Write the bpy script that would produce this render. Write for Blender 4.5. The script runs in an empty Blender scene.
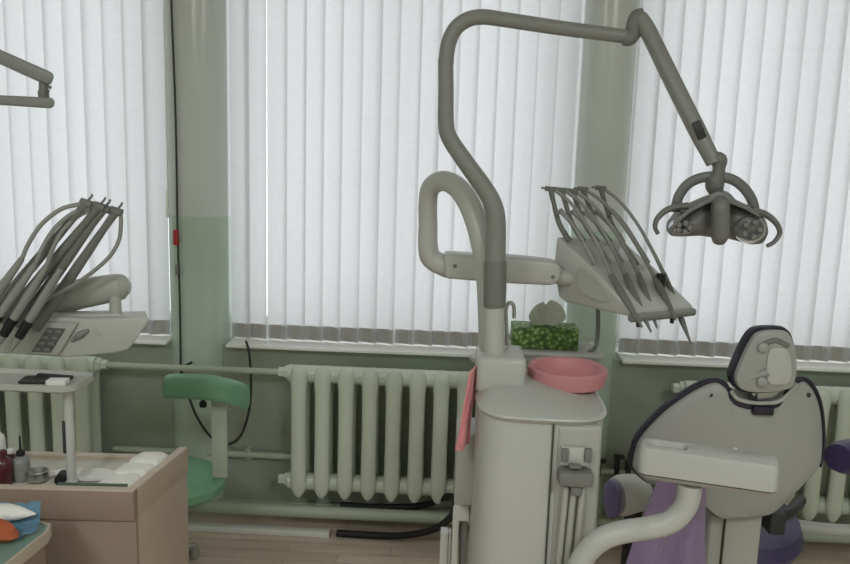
import bpy, bmesh, math, random
from mathutils import Vector, Matrix, Euler
random.seed(7)
S = bpy.context.scene
COL = S.collection
R = math.radians
V = Vector

# ------------------------------------------------------------------ camera
CAM = V((0, 0, 1.63))
FPX = 800.0
YAW, PITCH, ROLL = R(2.0), R(9.5), R(1.8)
_f0 = V((-math.sin(YAW), math.cos(YAW), 0)); _r0 = V((math.cos(YAW), math.sin(YAW), 0)); _z = V((0, 0, 1))
FWD = _f0 * math.cos(PITCH) - _z * math.sin(PITCH)
_u0 = _f0 * math.sin(PITCH) + _z * math.cos(PITCH)
RGT = _r0 * math.cos(ROLL) + _u0 * math.sin(ROLL)
UPV = _u0 * math.cos(ROLL) - _r0 * math.sin(ROLL)
cd = bpy.data.cameras.new('camera'); cam = bpy.data.objects.new('camera', cd); COL.objects.link(cam)
cd.sensor_width = 36; cd.sensor_fit = 'HORIZONTAL'; cd.lens = 36 * FPX / 850; cd.clip_start = .05
m = Matrix((RGT, UPV, -FWD)).transposed().to_4x4(); m.translation = CAM
cam.matrix_world = m
S.camera = cam

def ray(px, py): return FWD + RGT * ((px - 425) / FPX) + UPV * ((282 - py) / FPX)
def P(px, py, Y):                      # measured point of the photograph on the upright plane at distance Y
    d = ray(px, py); return CAM + d * (Y / d.y)
def PZ(px, py, Z):                     # the same on a level plane at height Z
    d = ray(px, py); return CAM + d * ((Z - CAM.z) / d.z)

# ------------------------------------------------------------------ materials
def lin(c):
    return tuple(((x / 12.92) if x <= .04045 else ((x + .055) / 1.055) ** 2.4) for x in c)
def srgb(r, g, b): return lin((r / 255, g / 255, b / 255))
def mat(name, col, rough=.5, metal=0, spec=.5, var=0, vscale=8, bump=0, bscale=60, sheen=0, coat=0):
    m = bpy.data.materials.new(name); m.use_nodes = True
    nt = m.node_tree; b = nt.nodes['Principled BSDF']
    b.inputs['Roughness'].default_value = rough; b.inputs['Metallic'].default_value = metal
    b.inputs['Specular IOR Level'].default_value = spec
    if sheen: b.inputs['Sheen Weight'].default_value = sheen
    if coat: b.inputs['Coat Weight'].default_value = coat
    b.inputs['Base Color'].default_value = (*col, 1)
    tc = nt.nodes.new('ShaderNodeTexCoord')
    if var:
        n = nt.nodes.new('ShaderNodeTexNoise'); n.inputs['Scale'].default_value = vscale; n.inputs['Detail'].default_value = 4
        nt.links.new(tc.outputs['Object'], n.inputs['Vector'])
        mx = nt.nodes.new('ShaderNodeMix'); mx.data_type = 'RGBA'
        mx.inputs[6].default_value = (*[c * (1 - var) for c in col], 1)
        mx.inputs[7].default_value = (*[min(1, c * (1 + var)) for c in col], 1)
        nt.links.new(n.outputs['Fac'], mx.inputs[0]); nt.links.new(mx.outputs[2], b.inputs['Base Color'])
    if bump:
        n2 = nt.nodes.new('ShaderNodeTexNoise'); n2.inputs['Scale'].default_value = bscale
        nt.links.new(tc.outputs['Object'], n2.inputs['Vector'])
        bp = nt.nodes.new('ShaderNodeBump'); bp.inputs['Strength'].default_value = bump; bp.inputs['Distance'].default_value = .01
        nt.links.new(n2.outputs['Fac'], bp.inputs['Height']); nt.links.new(bp.outputs['Normal'], b.inputs['Normal'])
    return m

M = {}
M['plastic'] = mat('warm_white_plastic', srgb(191, 191, 187), .38, var=.03, vscale=5)
M['plastic2'] = mat('grey_white_plastic', srgb(178, 178, 172), .42, var=.03, vscale=5)
M['lamp'] = mat('lamp_grey_plastic', srgb(138, 138, 135), .4, var=.04)
M['head'] = mat('lamp_head_grey_plastic', srgb(116, 116, 114), .42, var=.04)
M['grip'] = mat('grey_rubber_grip', srgb(122, 122, 119), .6, var=.05)
M['hosegrey'] = mat('grey_silicone_hose', srgb(150, 149, 146), .5)
M['keypad'] = mat('grey_keypad', srgb(96, 96, 94), .5)
M['dark'] = mat('dark_grey_plastic', srgb(50, 50, 52), .5)
M['black'] = mat('black_rubber', srgb(26, 26, 26), .6, bump=.2)
M['seam'] = mat('seam_shadow_gap', srgb(70, 69, 64), .8)
M['steel'] = mat('brushed_steel', srgb(185, 185, 182), .3, metal=.9, var=.05, vscale=40)
M['chrome'] = mat('bright_chrome', srgb(215, 215, 212), .16, metal=1)
M['pink'] = mat('pink_glazed_bowl', srgb(208, 142, 145), .5, var=.03)
M['towel'] = mat('pink_terry_towel', srgb(240, 152, 158), .9, sheen=.3, var=.08, vscale=30, bump=.6, bscale=240)
M['purple'] = mat('dark_purple_vinyl', srgb(64, 54, 92), .4, var=.1)
M['lilac'] = mat('lilac_vinyl', srgb(128, 116, 160), .4, var=.1)
M['shell'] = mat('chair_shell_plastic', srgb(166, 166, 163), .42, var=.02, vscale=3)
M['trim'] = mat('deep_violet_piping', srgb(40, 34, 50), .5)
M['cloth'] = mat('lilac_fabric', srgb(148, 128, 162), .85, sheen=.3, var=.06, vscale=20, bump=.3, bscale=200)
M['stool'] = mat('green_vinyl', srgb(118, 168, 132), .38, var=.06, vscale=6, bump=.1)
M['radiator'] = mat('radiator_paint', srgb(212, 219, 205), .32, var=.04, vscale=14, bump=.15, bscale=30)
M['pipe'] = mat('green_pipe_paint', srgb(186, 195, 178), .35, var=.04, vscale=14, bump=.1)
M['base'] = mat('baseboard_green_paint', srgb(172, 181, 164), .4, var=.05, vscale=6)
M['sill'] = mat('white_sill_paint', srgb(250, 249, 246), .2, var=.02)
M['frame'] = mat('white_window_frame', srgb(232, 232, 230), .35)
M['white'] = mat('white_plastic', srgb(225, 224, 220), .4)
M['paper'] = mat('white_paper', srgb(235, 233, 228), .9, var=.02, vscale=40, bump=.3, bscale=90)
M['laminate'] = mat('beige_laminate', srgb(178, 160, 144), .5, var=.06, vscale=9)
M['laminate_dark'] = mat('brown_and_shaded_laminate', srgb(146, 127, 114), .5, var=.08, vscale=9)  # table panels' own brown; on the beige cabinet front, shade put into the colour
M['desktop'] = mat('pale_desk_top', srgb(196, 190, 176), .4, var=.04)
M['edge'] = mat('pale_edge_band', srgb(196, 182, 166), .45)
M['teal'] = mat('teal_laminate', srgb(122, 152, 138), .35, var=.05)
M['dkgreen'] = mat('dark_green_card', srgb(78, 98, 82), .6)
M['blue'] = mat('blue_paper_sheet', srgb(98, 134, 156), .85, var=.08, vscale=25, bump=.4, bscale=60)
M['orange'] = mat('orange_rubber', srgb(176, 90, 56), .5, var=.1)
M['beige'] = mat('beige_plastic', srgb(176, 166, 144), .5)
M['red'] = mat('red_plastic', srgb(186, 52, 58), .5)
M['maroon'] = mat('maroon_glass', srgb(84, 36, 44), .2, coat=.3)
M['ceiling'] = mat('ceiling_paint', srgb(225, 224, 218), .8, var=.02)
M['roomwall'] = mat('room_wall_paint', srgb(190, 200, 182), .6, var=.03)

def tissue_mat():
    m = mat('green_leaf_print_card', srgb(80, 130, 50), .5)
    nt = m.node_tree; b = nt.nodes['Principled BSDF']; tc = nt.nodes.new('ShaderNodeTexCoord')
    vo = nt.nodes.new('ShaderNodeTexVoronoi'); vo.inputs['Scale'].default_value = 70
    cr = nt.nodes.new('ShaderNodeValToRGB'); e = cr.color_ramp.elements
    e[0].position = 0; e[0].color = (*srgb(196, 204, 176), 1); e[1].position = 1; e[1].color = (*srgb(34, 54, 30), 1)
    a = cr.color_ramp.elements.new(.22); a.color = (*srgb(158, 182, 112), 1)
    a = cr.color_ramp.elements.new(.4); a.color = (*srgb(108, 142, 70), 1)
    a = cr.color_ramp.elements.new(.65); a.color = (*srgb(76, 108, 52), 1)
    nt.links.new(tc.outputs['Object'], vo.inputs['Vector']); nt.links.new(vo.outputs['Distance'], cr.inputs['Fac'])
    nt.links.new(cr.outputs['Color'], b.inputs['Base Color'])
    return m
M['tissuebox'] = tissue_mat()

def wall_mat(name, g0, g1, rough):
    m = mat(name, srgb(150, 165, 140), rough)
    nt = m.node_tree; b = nt.nodes['Principled BSDF']
    g = nt.nodes.new('ShaderNodeNewGeometry'); sx = nt.nodes.new('ShaderNodeSeparateXYZ')
    nt.links.new(g.outputs['Position'], sx.inputs[0])
    n = nt.nodes.new('ShaderNodeTexNoise'); n.inputs['Scale'].default_value = 3.5; n.inputs['Detail'].default_value = 5
    nt.links.new(g.outputs['Position'], n.inputs['Vector'])
    gr = nt.nodes.new('ShaderNodeMix'); gr.data_type = 'RGBA'
    gr.inputs[6].default_value = (*g0, 1); gr.inputs[7].default_value = (*g1, 1)
    nt.links.new(n.outputs['Fac'], gr.inputs[0])
    gt = nt.nodes.new('ShaderNodeMath'); gt.operation = 'GREATER_THAN'; gt.inputs[1].default_value = 1.318
    nt.links.new(sx.outputs['Z'], gt.inputs[0])
    mx = nt.nodes.new('ShaderNodeMix'); mx.data_type = 'RGBA'
    nt.links.new(gt.outputs[0], mx.inputs[0]); nt.links.new(gr.outputs[2], mx.inputs[6])
    mx.inputs[7].default_value = (*srgb(214, 217, 216), 1)
    nt.links.new(mx.outputs[2], b.inputs['Base Color'])
    bp = nt.nodes.new('ShaderNodeBump'); bp.inputs['Strength'].default_value = .12; bp.inputs['Distance'].default_value = .02
    nt.links.new(n.outputs['Fac'], bp.inputs['Height']); nt.links.new(bp.outputs['Normal'], b.inputs['Normal'])
    return m
M['wall'] = wall_mat('two_tone_wall_paint', srgb(156, 165, 151), srgb(168, 177, 163), .3)
M['pier'] = wall_mat('two_tone_lit_pier_paint', srgb(190, 205, 193), srgb(198, 213, 201), .22)  # lower green paler than the wall: brightness from the windows put into the colour

def floor_mat():
    m = mat('wood_print_linoleum', srgb(170, 145, 125), .42)
    nt = m.node_tree; b = nt.nodes['Principled BSDF']; tc = nt.nodes.new('ShaderNodeTexCoord')
    mp = nt.nodes.new('ShaderNodeMapping'); mp.inputs['Scale'].default_value = (1.2, 9, 1); mp.inputs['Rotation'].default_value = (0, 0, .06)
    nt.links.new(tc.outputs['Object'], mp.inputs[0])
    n = nt.nodes.new('ShaderNodeTexNoise'); n.inputs['Scale'].default_value = 3; n.inputs['Detail'].default_value = 6
    nt.links.new(mp.outputs[0], n.inputs['Vector'])
    br = nt.nodes.new('ShaderNodeTexBrick'); br.inputs['Scale'].default_value = 1; br.inputs['Brick Width'].default_value = .42; br.inputs['Row Height'].default_value = .075
    br.inputs['Mortar Size'].default_value = .002
    br.inputs['Color1'].default_value = (*srgb(226, 208, 193), 1); br.inputs['Color2'].default_value = (*srgb(214, 194, 178), 1); br.inputs['Mortar'].default_value = (*srgb(192, 172, 156), 1)
    nt.links.new(tc.outputs['Object'], br.inputs['Vector'])
    cr = nt.nodes.new('ShaderNodeValToRGB'); cr.color_ramp.elements[0].color = (.68, .66, .63, 1); cr.color_ramp.elements[1].color = (1, 1, 1, 1)
    cr.color_ramp.elements[0].position = .3; cr.color_ramp.elements[1].position = .65
    nt.links.new(n.outputs['Fac'], cr.inputs[0])
    mx = nt.nodes.new('ShaderNodeMix'); mx.data_type = 'RGBA'; mx.blend_type = 'MULTIPLY'; mx.inputs[0].default_value = .6
    nt.links.new(br.outputs['Color'], mx.inputs[6]); nt.links.new(cr.outputs[0], mx.inputs[7])
    nt.links.new(mx.outputs[2], b.inputs['Base Color'])
    return m
M['floor'] = floor_mat()

def slat_mat():
    m = bpy.data.materials.new('translucent_blind_fabric'); m.use_nodes = True
    nt = m.node_tree; nt.nodes.clear()
    out = nt.nodes.new('ShaderNodeOutputMaterial'); d = nt.nodes.new('ShaderNodeBsdfDiffuse'); t = nt.nodes.new('ShaderNodeBsdfTranslucent')
    tc = nt.nodes.new('ShaderNodeTexCoord'); w = nt.nodes.new('ShaderNodeTexNoise'); w.inputs['Scale'].default_value = 7
    mp = nt.nodes.new('ShaderNodeMapping'); mp.inputs['Scale'].default_value = (4, 1, 8)
    nt.links.new(tc.outputs['Object'], mp.inputs[0]); nt.links.new(mp.outputs[0], w.inputs['Vector'])
    mx = nt.nodes.new('ShaderNodeMix'); mx.data_type = 'RGBA'
    mx.inputs[6].default_value = (.78, .78, .80, 1); mx.inputs[7].default_value = (.86, .86, .88, 1)
    nt.links.new(w.outputs['Fac'], mx.inputs[0])
    nt.links.new(mx.outputs[2], d.inputs[0]); nt.links.new(mx.outputs[2], t.inputs[0])
    s = nt.nodes.new('ShaderNodeMixShader'); s.inputs[0].default_value = .62
    nt.links.new(d.outputs[0], s.inputs[1]); nt.links.new(t.outputs[0], s.inputs[2]); nt.links.new(s.outputs[0], out.inputs[0])
    return m
M['slat'] = slat_mat()

def glass_mat():
    m = bpy.data.materials.new('window_glass'); m.use_nodes = True
    nt = m.node_tree; nt.nodes.clear()
    out = nt.nodes.new('ShaderNodeOutputMaterial'); t = nt.nodes.new('ShaderNodeBsdfTransparent'); g = nt.nodes.new('ShaderNodeBsdfGlossy')
    t.inputs[0].default_value = (.95, .97, .97, 1); g.inputs['Roughness'].default_value = .02
    s = nt.nodes.new('ShaderNodeMixShader'); s.inputs[0].default_value = .06
    nt.links.new(t.outputs[0], s.inputs[1]); nt.links.new(g.outputs[0], s.inputs[2]); nt.links.new(s.outputs[0], out.inputs[0])
    return m
M['glass'] = glass_mat()
def clear_mat():
    m = mat('clear_lens_plastic', srgb(200, 202, 205), .12); b = m.node_tree.nodes['Principled BSDF']
    b.inputs['Metallic'].default_value = .8
    return m
M['mirror'] = clear_mat()

# ------------------------------------------------------------------ mesh helpers
def BM(): return bmesh.new()
def box(bm, c, s, rot=None, bev=0, seg=2):
    t = bmesh.new(); bmesh.ops.create_cube(t, size=1)
    bmesh.ops.scale(t, vec=V(s), verts=t.verts)
    if bev: bmesh.ops.bevel(t, geom=t.edges[:], offset=bev, segments=seg, profile=.5, affect='EDGES')
    mm = Matrix.Translation(V(c)) @ (rot.to_4x4() if rot else Matrix())
    t.transform(mm); merge(bm, t)
def merge(bm, t):
    me = bpy.data.meshes.new('tmp'); t.to_mesh(me); t.free(); bm.from_mesh(me); bpy.data.meshes.remove(me)
def smooth_path(pts, n=6):
    pts = [V(p) for p in pts]
    if len(pts) < 3 or n <= 1: return pts
    out = []
    for i in range(len(pts) - 1):
        p0 = pts[i - 1] if i else pts[0] * 2 - pts[1]; p1 = pts[i]; p2 = pts[i + 1]
        p3 = pts[i + 2] if i + 2 < len(pts) else pts[-1] * 2 - pts[-2]
        for k in range(n):
            t = k / n
            out.append(.5 * ((2 * p1) + (p2 - p0) * t + (2 * p0 - 5 * p1 + 4 * p2 - p3) * t * t + (3 * p1 - p0 - 3 * p2 + p3) * t ** 3))
    out.append(pts[-1]); return out
def tube(bm, pts, r, seg=14, n=6, cap=True, flat=1.0, upv=None):
    """swept tube; r a number or one per control point; flat squeezes it along the frame's second axis"""
    ctrl = len(pts); path = smooth_path(pts, n)
    if isinstance(r, (list, tuple)):
        rr = []
        for i in range(len(path)):
            u = i / (len(path) - 1) * (ctrl - 1); k = min(int(u), ctrl - 2); f = u - k
            rr.append(r[k] * (1 - f) + r[k + 1] * f)
    else: rr = [r] * len(path)
    rings = []; nrm = None
    for i, p in enumerate(path):
        a = path[max(i - 1, 0)]; b = path[min(i + 1, len(path) - 1)]; t = (b - a).normalized()
        if nrm is None:
            nrm = V(upv) if upv else (V((0, 0, 1)) if abs(t.z) < .9 else V((0, 1, 0)))
        nrm = (nrm - t * nrm.dot(t)).normalized(); bi = t.cross(nrm)
        rings.append([bm.verts.new(p + (nrm * math.cos(2 * math.pi * k / seg) * flat + bi * math.sin(2 * math.pi * k / seg)) * rr[i]) for k in range(seg)])
    for a, b in zip(rings, rings[1:]):
        for k in range(seg): bm.faces.new((a[k], a[(k + 1) % seg], b[(k + 1) % seg], b[k]))
    if cap: bm.faces.new(rings[0][::-1]); bm.faces.new(rings[-1])
def lathe(bm, prof, mx=None, seg=28, sx=1, sy=1):
    """profile of (radius, z) turned about z"""
    mx = mx or Matrix(); rings = []
    for r, z in prof:
        if r < 1e-6: rings.append([bm.verts.new(mx @ V((0, 0, z)))])
        else: rings.append([bm.verts.new(mx @ V((r * sx * math.cos(2 * math.pi * k / seg), r * sy * math.sin(2 * math.pi * k / seg), z))) for k in range(seg)])
    for a, b in zip(rings, rings[1:]):
        for k in range(seg):
            if len(a) == 1 and len(b) == 1: continue
            if len(a) == 1: bm.faces.new((a[0], b[k], b[(k + 1) % seg]))
            elif len(b) == 1: bm.faces.new((a[k], a[(k + 1) % seg], b[0]))
            else: bm.faces.new((a[k], a[(k + 1) % seg], b[(k + 1) % seg], b[k]))
    if len(rings[0]) > 1: bm.faces.new(rings[0][::-1])
    if len(rings[-1]) > 1: bm.faces.new(rings[-1])
def loft(bm, rings, cap=True):
    vr = [[bm.verts.new(V(p)) for p in r] for r in rings]; n = len(vr[0])
    for a, b in zip(vr, vr[1:]):
        for k in range(n): bm.faces.new((a[k], a[(k + 1) % n], b[(k + 1) % n], b[k]))
    if cap: bm.faces.new(vr[0][::-1]); bm.faces.new(vr[-1])
def prism(bm, pts, ext, bev=0, seg=2):
    """solid swept from outline pts along vector ext"""
    t = bmesh.new(); ext = V(ext)
    loft(t, [[V(p) for p in pts], [V(p) + ext for p in pts]])
    bmesh.ops.recalc_face_normals(t, faces=t.faces)
    if bev:
        bmesh.ops.bevel(t, geom=[e for e in t.edges], offset=bev, segments=seg, profile=.5, affect='EDGES', clamp_overlap=True)
    merge(bm, t)
def sheet(bm, grid, th=.002):
    """solidified grid of points (rows of equal length)"""
    t = bmesh.new(); vs = [[t.verts.new(V(p)) for p in row] for row in grid]
    for a, b in zip(vs, vs[1:]):
        for k in range(len(a) - 1): t.faces.new((a[k], a[k + 1], b[k + 1], b[k]))
    bmesh.ops.recalc_face_normals(t, faces=t.faces)
    bmesh.ops.solidify(t, geom=t.faces[:], thickness=th); merge(bm, t)
def round_poly(pts, n=5):
    """closed Catmull-Rom through the outline points"""
    pts = [V(p) for p in pts]; N = len(pts); out = []
    for i in range(N):
        p0, p1, p2, p3 = pts[i - 1], pts[i], pts[(i + 1) % N], pts[(i + 2) % N]
        for k in range(n):
            t = k / n
            out.append(.5 * ((2 * p1) + (p2 - p0) * t + (2 * p0 - 5 * p1 + 4 * p2 - p3) * t * t + (3 * p1 - p0 - 3 * p2 + p3) * t ** 3))
    return out
ORG = {}
def obj(name, bm, m, parent=None, loc=None, smooth=True, ang=38, kind=None):
    bmesh.ops.recalc_face_normals(bm, faces=bm.faces)
    o0 = ORG[parent.name] if parent else V(loc) if loc is not None else V((0, 0, 0))
    bmesh.ops.translate(bm, vec=-o0, verts=bm.verts)
    me = bpy.data.meshes.new(name); bm.to_mesh(me); bm.free()
    o = bpy.data.objects.new(name, me); COL.objects.link(o)
    me.materials.append(M[m] if isinstance(m, str) else m)
    if smooth:
        me.polygons.foreach_set('use_smooth', [True] * len(me.polygons))
        me.set_sharp_from_angle(angle=R(ang))
    ORG[o.name] = o0
    if parent: o.parent = parent
    else: o.location = o0
    if kind: o['kind'] = kind
    return o
def tag(o, label, cat, group=None, kind=None):
    o['label'] = label; o['category'] = cat
    if group: o['group'] = group
    if kind: o['kind'] = kind
    return o
def thing(name, loc, label, cat, group=None):
    o = bpy.data.objects.new(name, None); COL.objects.link(o); o.location = V(loc); o.empty_display_size = .05
    ORG[o.name] = V(loc); return tag(o, label, cat, group)
def sub(parent, o):            # make o (built with parent's origin) a sub-part
    return o

# ------------------------------------------------------------------ the setting
YW = 3.34          # inner face of the window wall
XL, XR, YB, ZC = -3.0, 3.0, -2.6, 3.05
b = BM(); box(b, (0, (YW + YB) / 2 + .1, -.05), (XR - XL + .4, YW - YB + .6, .1)); obj('floor', b, 'floor', kind='structure', smooth=False)
b = BM(); box(b, (0, (YW + YB) / 2 + .1, ZC + .05), (XR - XL + .4, YW - YB + .6, .1)); obj('ceiling', b, 'ceiling', kind='structure', smooth=False)
b = BM(); box(b, (XL - .05, (YW + YB) / 2 + .1, ZC / 2), (.1, YW - YB + .6, ZC)); obj('wall_left', b, 'roomwall', kind='structure', smooth=False)
b = BM(); box(b, (XR + .05, (YW + YB) / 2 + .1, ZC / 2), (.1, YW - YB + .6, ZC)); obj('wall_right', b, 'roomwall', kind='structure', smooth=False)
b = BM(); box(b, (0, YB - .05, ZC / 2), (XR - XL + .2, .1, ZC)); obj('wall_front', b, 'roomwall', kind='structure', smooth=False)

WTH = .34          # wall thickness
ZS, ZT = P(270, 349.5, YW - .06).z + .014, 2.72
pierL = (P(166, 280, YW).x, P(226, 280, YW).x)
pierR = (P(573, 200, YW).x, P(629, 200, YW).x)
OPEN = [(XL, pierL[0]), (pierL[1], pierR[0]), (pierR[1], XR)]
b = BM()
box(b, (0, YW + WTH / 2, (ZS - .014) / 2), (XR - XL, WTH, ZS - .014))
box(b, (0, YW + WTH / 2, (ZT + ZC) / 2), (XR - XL, WTH, ZC - ZT))
obj('wall_back', b, 'wall', kind='structure', ang=40)
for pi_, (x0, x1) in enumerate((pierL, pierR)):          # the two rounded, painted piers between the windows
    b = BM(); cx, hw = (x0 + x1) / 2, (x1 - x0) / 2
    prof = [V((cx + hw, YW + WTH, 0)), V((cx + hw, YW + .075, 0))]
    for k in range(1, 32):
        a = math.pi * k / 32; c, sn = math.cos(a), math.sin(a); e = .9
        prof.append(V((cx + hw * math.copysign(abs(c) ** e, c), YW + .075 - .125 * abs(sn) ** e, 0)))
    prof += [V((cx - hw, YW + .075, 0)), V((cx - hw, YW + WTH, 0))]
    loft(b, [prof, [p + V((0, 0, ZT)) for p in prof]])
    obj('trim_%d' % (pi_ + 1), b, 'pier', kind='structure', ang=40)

for i, (x0, x1) in enumerate(OPEN):
    w = thing('window_%d' % (i + 1), ((x0 + x1) / 2, YW + .27, ZS), ['tall window behind the blinds at the left edge', 'wide middle window behind the blinds', 'tall window behind the blinds on the right'][i], 'window')
    w['kind'] = 'structure'
    b = BM(); fw = .06; yc = YW + .27
    nm = max(2, round((x1 - x0) / .72))
    box(b, ((x0 + x1) / 2, yc, ZS + fw / 2), (x1 - x0, .06, fw), bev=.006); box(b, ((x0 + x1) / 2, yc, ZT - fw / 2), (x1 - x0, .06, fw), bev=.006)
    for k in range(nm + 1):
        xx = x0 + fw / 2 + (x1 - x0 - fw) * k / nm
        box(b, (xx, yc, (ZS + ZT) / 2), (fw, .058, ZT - ZS), bev=.006)
    obj('window_frame', b, 'frame', w)
    for k in range(nm):
        xa = x0 + fw + (x1 - x0 - fw) * k / nm; xb = x0 + (x1 - x0 - fw) * (k + 1) / nm
        b = BM(); box(b, ((xa + xb) / 2, yc, (ZS + ZT) / 2), (xb - xa, .005, ZT - ZS - 2 * fw)); obj('window_pane', b, 'glass', w, smooth=False)
    b = BM(); e0 = x0 + (.0 if i == 0 else .012); e1 = x1 + (.0 if i == 2 else .015)
    box(b, ((e0 + e1) / 2, (YW - .06 + YW + .24) / 2, ZS - .007), (e1 - e0, .30, .014), bev=.004)
    obj('window_sill', b, 'sill', w)

# vertical blinds, one per window
BY = YW + .05
def blind(x0, x1, label, jit, gaps=(), turn=-13):
    t = thing('vertical_blind', ((x0 + x1) / 2, BY, ZT), label, 'vertical blind', 'vertical blinds in front of the windows')
    o0 = ORG[t.name]
    b = BM(); box(b, ((x0 + x1) / 2, BY, ZT - .025), (x1 - x0, .045, .045), bev=.004); obj('headrail', b, 'frame', t)
    pitch, wdt = .0835, .0895
    zb, zt = ZS + .004, ZT - .05
    n = int((x1 - x0) / pitch)
    proto = wproto = None
    st = (x1 - x0 - wdt) / (n)
    for k in range(n + 1):
        if proto is None:
            b = BM(); g = []
            for u in range(9):
                f = u / 8 - .5
                g.append((f * wdt, .0045 * (1 - 4 * f * f), 0))
            NZ = 2
            rows = [[b.verts.new(V((x, y, zb + (zt - zb) * j / NZ - ZT))) for x, y, _ in g] for j in range(NZ + 1)]
            for a, c in zip(rows, rows[1:]):
                for q in range(8): b.faces.new((a[q], a[q + 1], c[q + 1], c[q]))
            me = bpy.data.meshes.new('blind_slat'); b.to_mesh(me); b.free(); me.materials.append(M['slat'])
            me.polygons.foreach_set('use_smooth', [True] * len(me.polygons))
            s = proto = bpy.data.objects.new('blind_slat', me)
            b = BM(); box(b, (0, .0, zb + .034 - ZT), (wdt * .93, .0022, .062), bev=.0008)
            wm = bpy.data.meshes.new('bottom_weight'); b.to_mesh(wm); b.free(); wm.materials.append(M['weight'])
            wt = wproto = bpy.data.objects.new('bottom_weight', wm)
        else:
            s = proto.copy(); wt = wproto.copy()
        COL.objects.link(s); COL.objects.link(wt); s.parent = t; wt.parent = s
        xx = x0 + wdt / 2 + st * k + random.uniform(-.003, .003) * jit
        s.location = (xx - o0.x, random.uniform(-.002, .002), 0)
        ang = turn + random.uniform(-6, 6) * jit
        for gk, ga in gaps:
            if k == gk: s.location.x += ga
        s.rotation_euler = (0, 0, R(ang))
        wt.location = (0, .0048, 0)
    return t
M['weight'] = mat('grey_blind_weight', srgb(172, 168, 164), .6)
bl = blind(OPEN[0][0] + .02, OPEN[0][1] - .008, 'off-white vertical slat blind at the left, behind the swung-up handpieces', 1, (), 12)
b = BM()
xw = P(168, 204, BY - .03)
box(b, xw, (.016, .012, .115), bev=.004); tube(b, [xw + V((0, 0, .05)), V((xw.x, xw.y, ZT - .04))], .0022, 6, 1); obj('blind_wand', b, 'sill', bl)
blind(OPEN[1][0] + .005, OPEN[1][1] - .01, 'wide off-white vertical slat blind in the middle, behind the bent lamp post', 1, ((1, -.010), (8, -.009)))
blind(OPEN[2][0] + .01, OPEN[2][1] - .02, 'off-white vertical slat blind on the right, behind the hanging lamp head', .35)

# radiators
def radiator(xs, z0, n, label, stub_left=False, stub_right=False, vis=True):
    pitch = .0985; H = .578; y0 = YW - .165
    t = thing('cast_iron_radiator', (xs + n * pitch / 2, y0 + .05, z0), label, 'radiator', 'cast iron radiators under the windows')
    o0 = ORG[t.name]; proto = None
    for k in range(n):
        if proto is None:
            b = BM()
            for yy, wy in ((y0, .024), (y0 + .10, .024)):
                rings = []
                for z, w in ((0, .009), (.012, .020), (.035, .031), (.07, .035), (.12, .0325), (.30, .0315), (.46, .0325), (.515, .036), (.545, .035), (.565, .027), (.575, .012)):
                    rings.append([V((pitch / 2 + w * math.cos(2 * math.pi * q / 16), yy + wy * (w / .034) * math.sin(2 * math.pi * q / 16), z if yy == y0 else .012 + z * .93)) for q in range(16)])
                loft(b, [[p + V((xs, 0, z0)) for p in r] for r in rings])
            for zz in (.055, .53):
                tube(b, [V((xs - .001, y0 + .04, z0 + zz)), V((xs + pitch + .001, y0 + .04, z0 + zz))], .037, 14, 1)
                box(b, (xs + pitch / 2, y0 + .05, z0 + zz), (.05, .10, .05), bev=.012)
            box(b, (xs + pitch / 2, y0 + .05, z0 + .29), (.014, .07, .46))
            s = proto = obj('radiator_section', b, 'radiator', t)
        else:
            s = proto.copy(); COL.objects.link(s); s.location = (k * pitch, 0, 0)
    if stub_left:
        for zz in (.055, .53):
            b = BM(); mx = Matrix.Translation(V((xs, y0 + .05, z0 + zz))) @ Euler((0, -math.pi / 2, 0)).to_matrix().to_4x4()
            lathe(b, [(.03, 0), (.03, .018), (.022, .02), (.022, .045)], mx, 6); obj('end_plug', b, 'radiator', t)
    if stub_right:
        for zz in (.055, .53):
            b = BM(); mx = Matrix.Translation(V((xs + n * pitch, y0 + .05, z0 + zz))) @ Euler((0, math.pi / 2, 0)).to_matrix().to_4x4()
            lathe(b, [(.03, 0), (.03, .018), (.022, .02), (.022, .045)], mx, 6); obj('end_plug', b, 'radiator', t)
    return t
YR = YW - .165
zb_mid = P(345, 499, YR).z
xm = P(287, 440, YR).x
radiator(xm, zb_mid, 9, 'pale green ribbed radiator below the middle window, left of the tall dental cabinet', True, True)
xl = P(94, 420, YR).x
radiator(xl - 11 * .0985, zb_mid, 11, 'pale green ribbed radiator at the left, behind the instrument tray', False, True)
xr = P(688, 382, YR).x
radiator(xr, zb_mid, 11, 'pale green ribbed radiator at the right, behind the dental chair', True, False)
mid_end = xm + 9 * .0985
b = BM()
zp = zb_mid + .53
tube(b, [V((xl + .03, YR + .05, zp)), V((xm - .03, YR + .05, zp))], .0135, 12, 1)
tag(obj('heating_pipe', b, 'pipe'), 'upper green painted heating pipe joining the left and middle radiators', 'pipe', 'heating pipes on the window wall')
zl = P(260, 456, YW - .04).z
b = BM(); tube(b, [V((xl + .02, YW - .03, zl)), V((xm + .02, YW - .03, zl))], .0145, 12, 1)
box(b, (xm - .2, YW - .01, zl), (.025, .04, .05))
tag(obj('heating_pipe', b, 'pipe'), 'lower green painted pipe running along the wall behind the stool', 'pipe', 'heating pipes on the window wall')
zq = P(640, 474, YW - .06).z
b = BM(); tube(b, [V((mid_end + .02, YW - .05, zq)), V((xr + .03, YW - .05, zq))], .012, 10, 1)
vp = tag(obj('heating_pipe', b, 'pipe'), 'thin pipe with two dark valves right of the tall dental cabinet', 'pipe', 'heating pipes on the window wall')
for px, py in ((599, 466), (618, 462), (629, 468)):
    b = BM(); p = P(px, py, YW - .07); box(b, (p.x, YW - .05, (zq + p.z) / 2), (.022, .03, abs(p.z - zq) + .05), bev=.004)
    box(b, (p.x + .008, YW - .05, p.z + .015), (.045, .024, .018), bev=.005); obj('valve', b, 'dark', vp)
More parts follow.
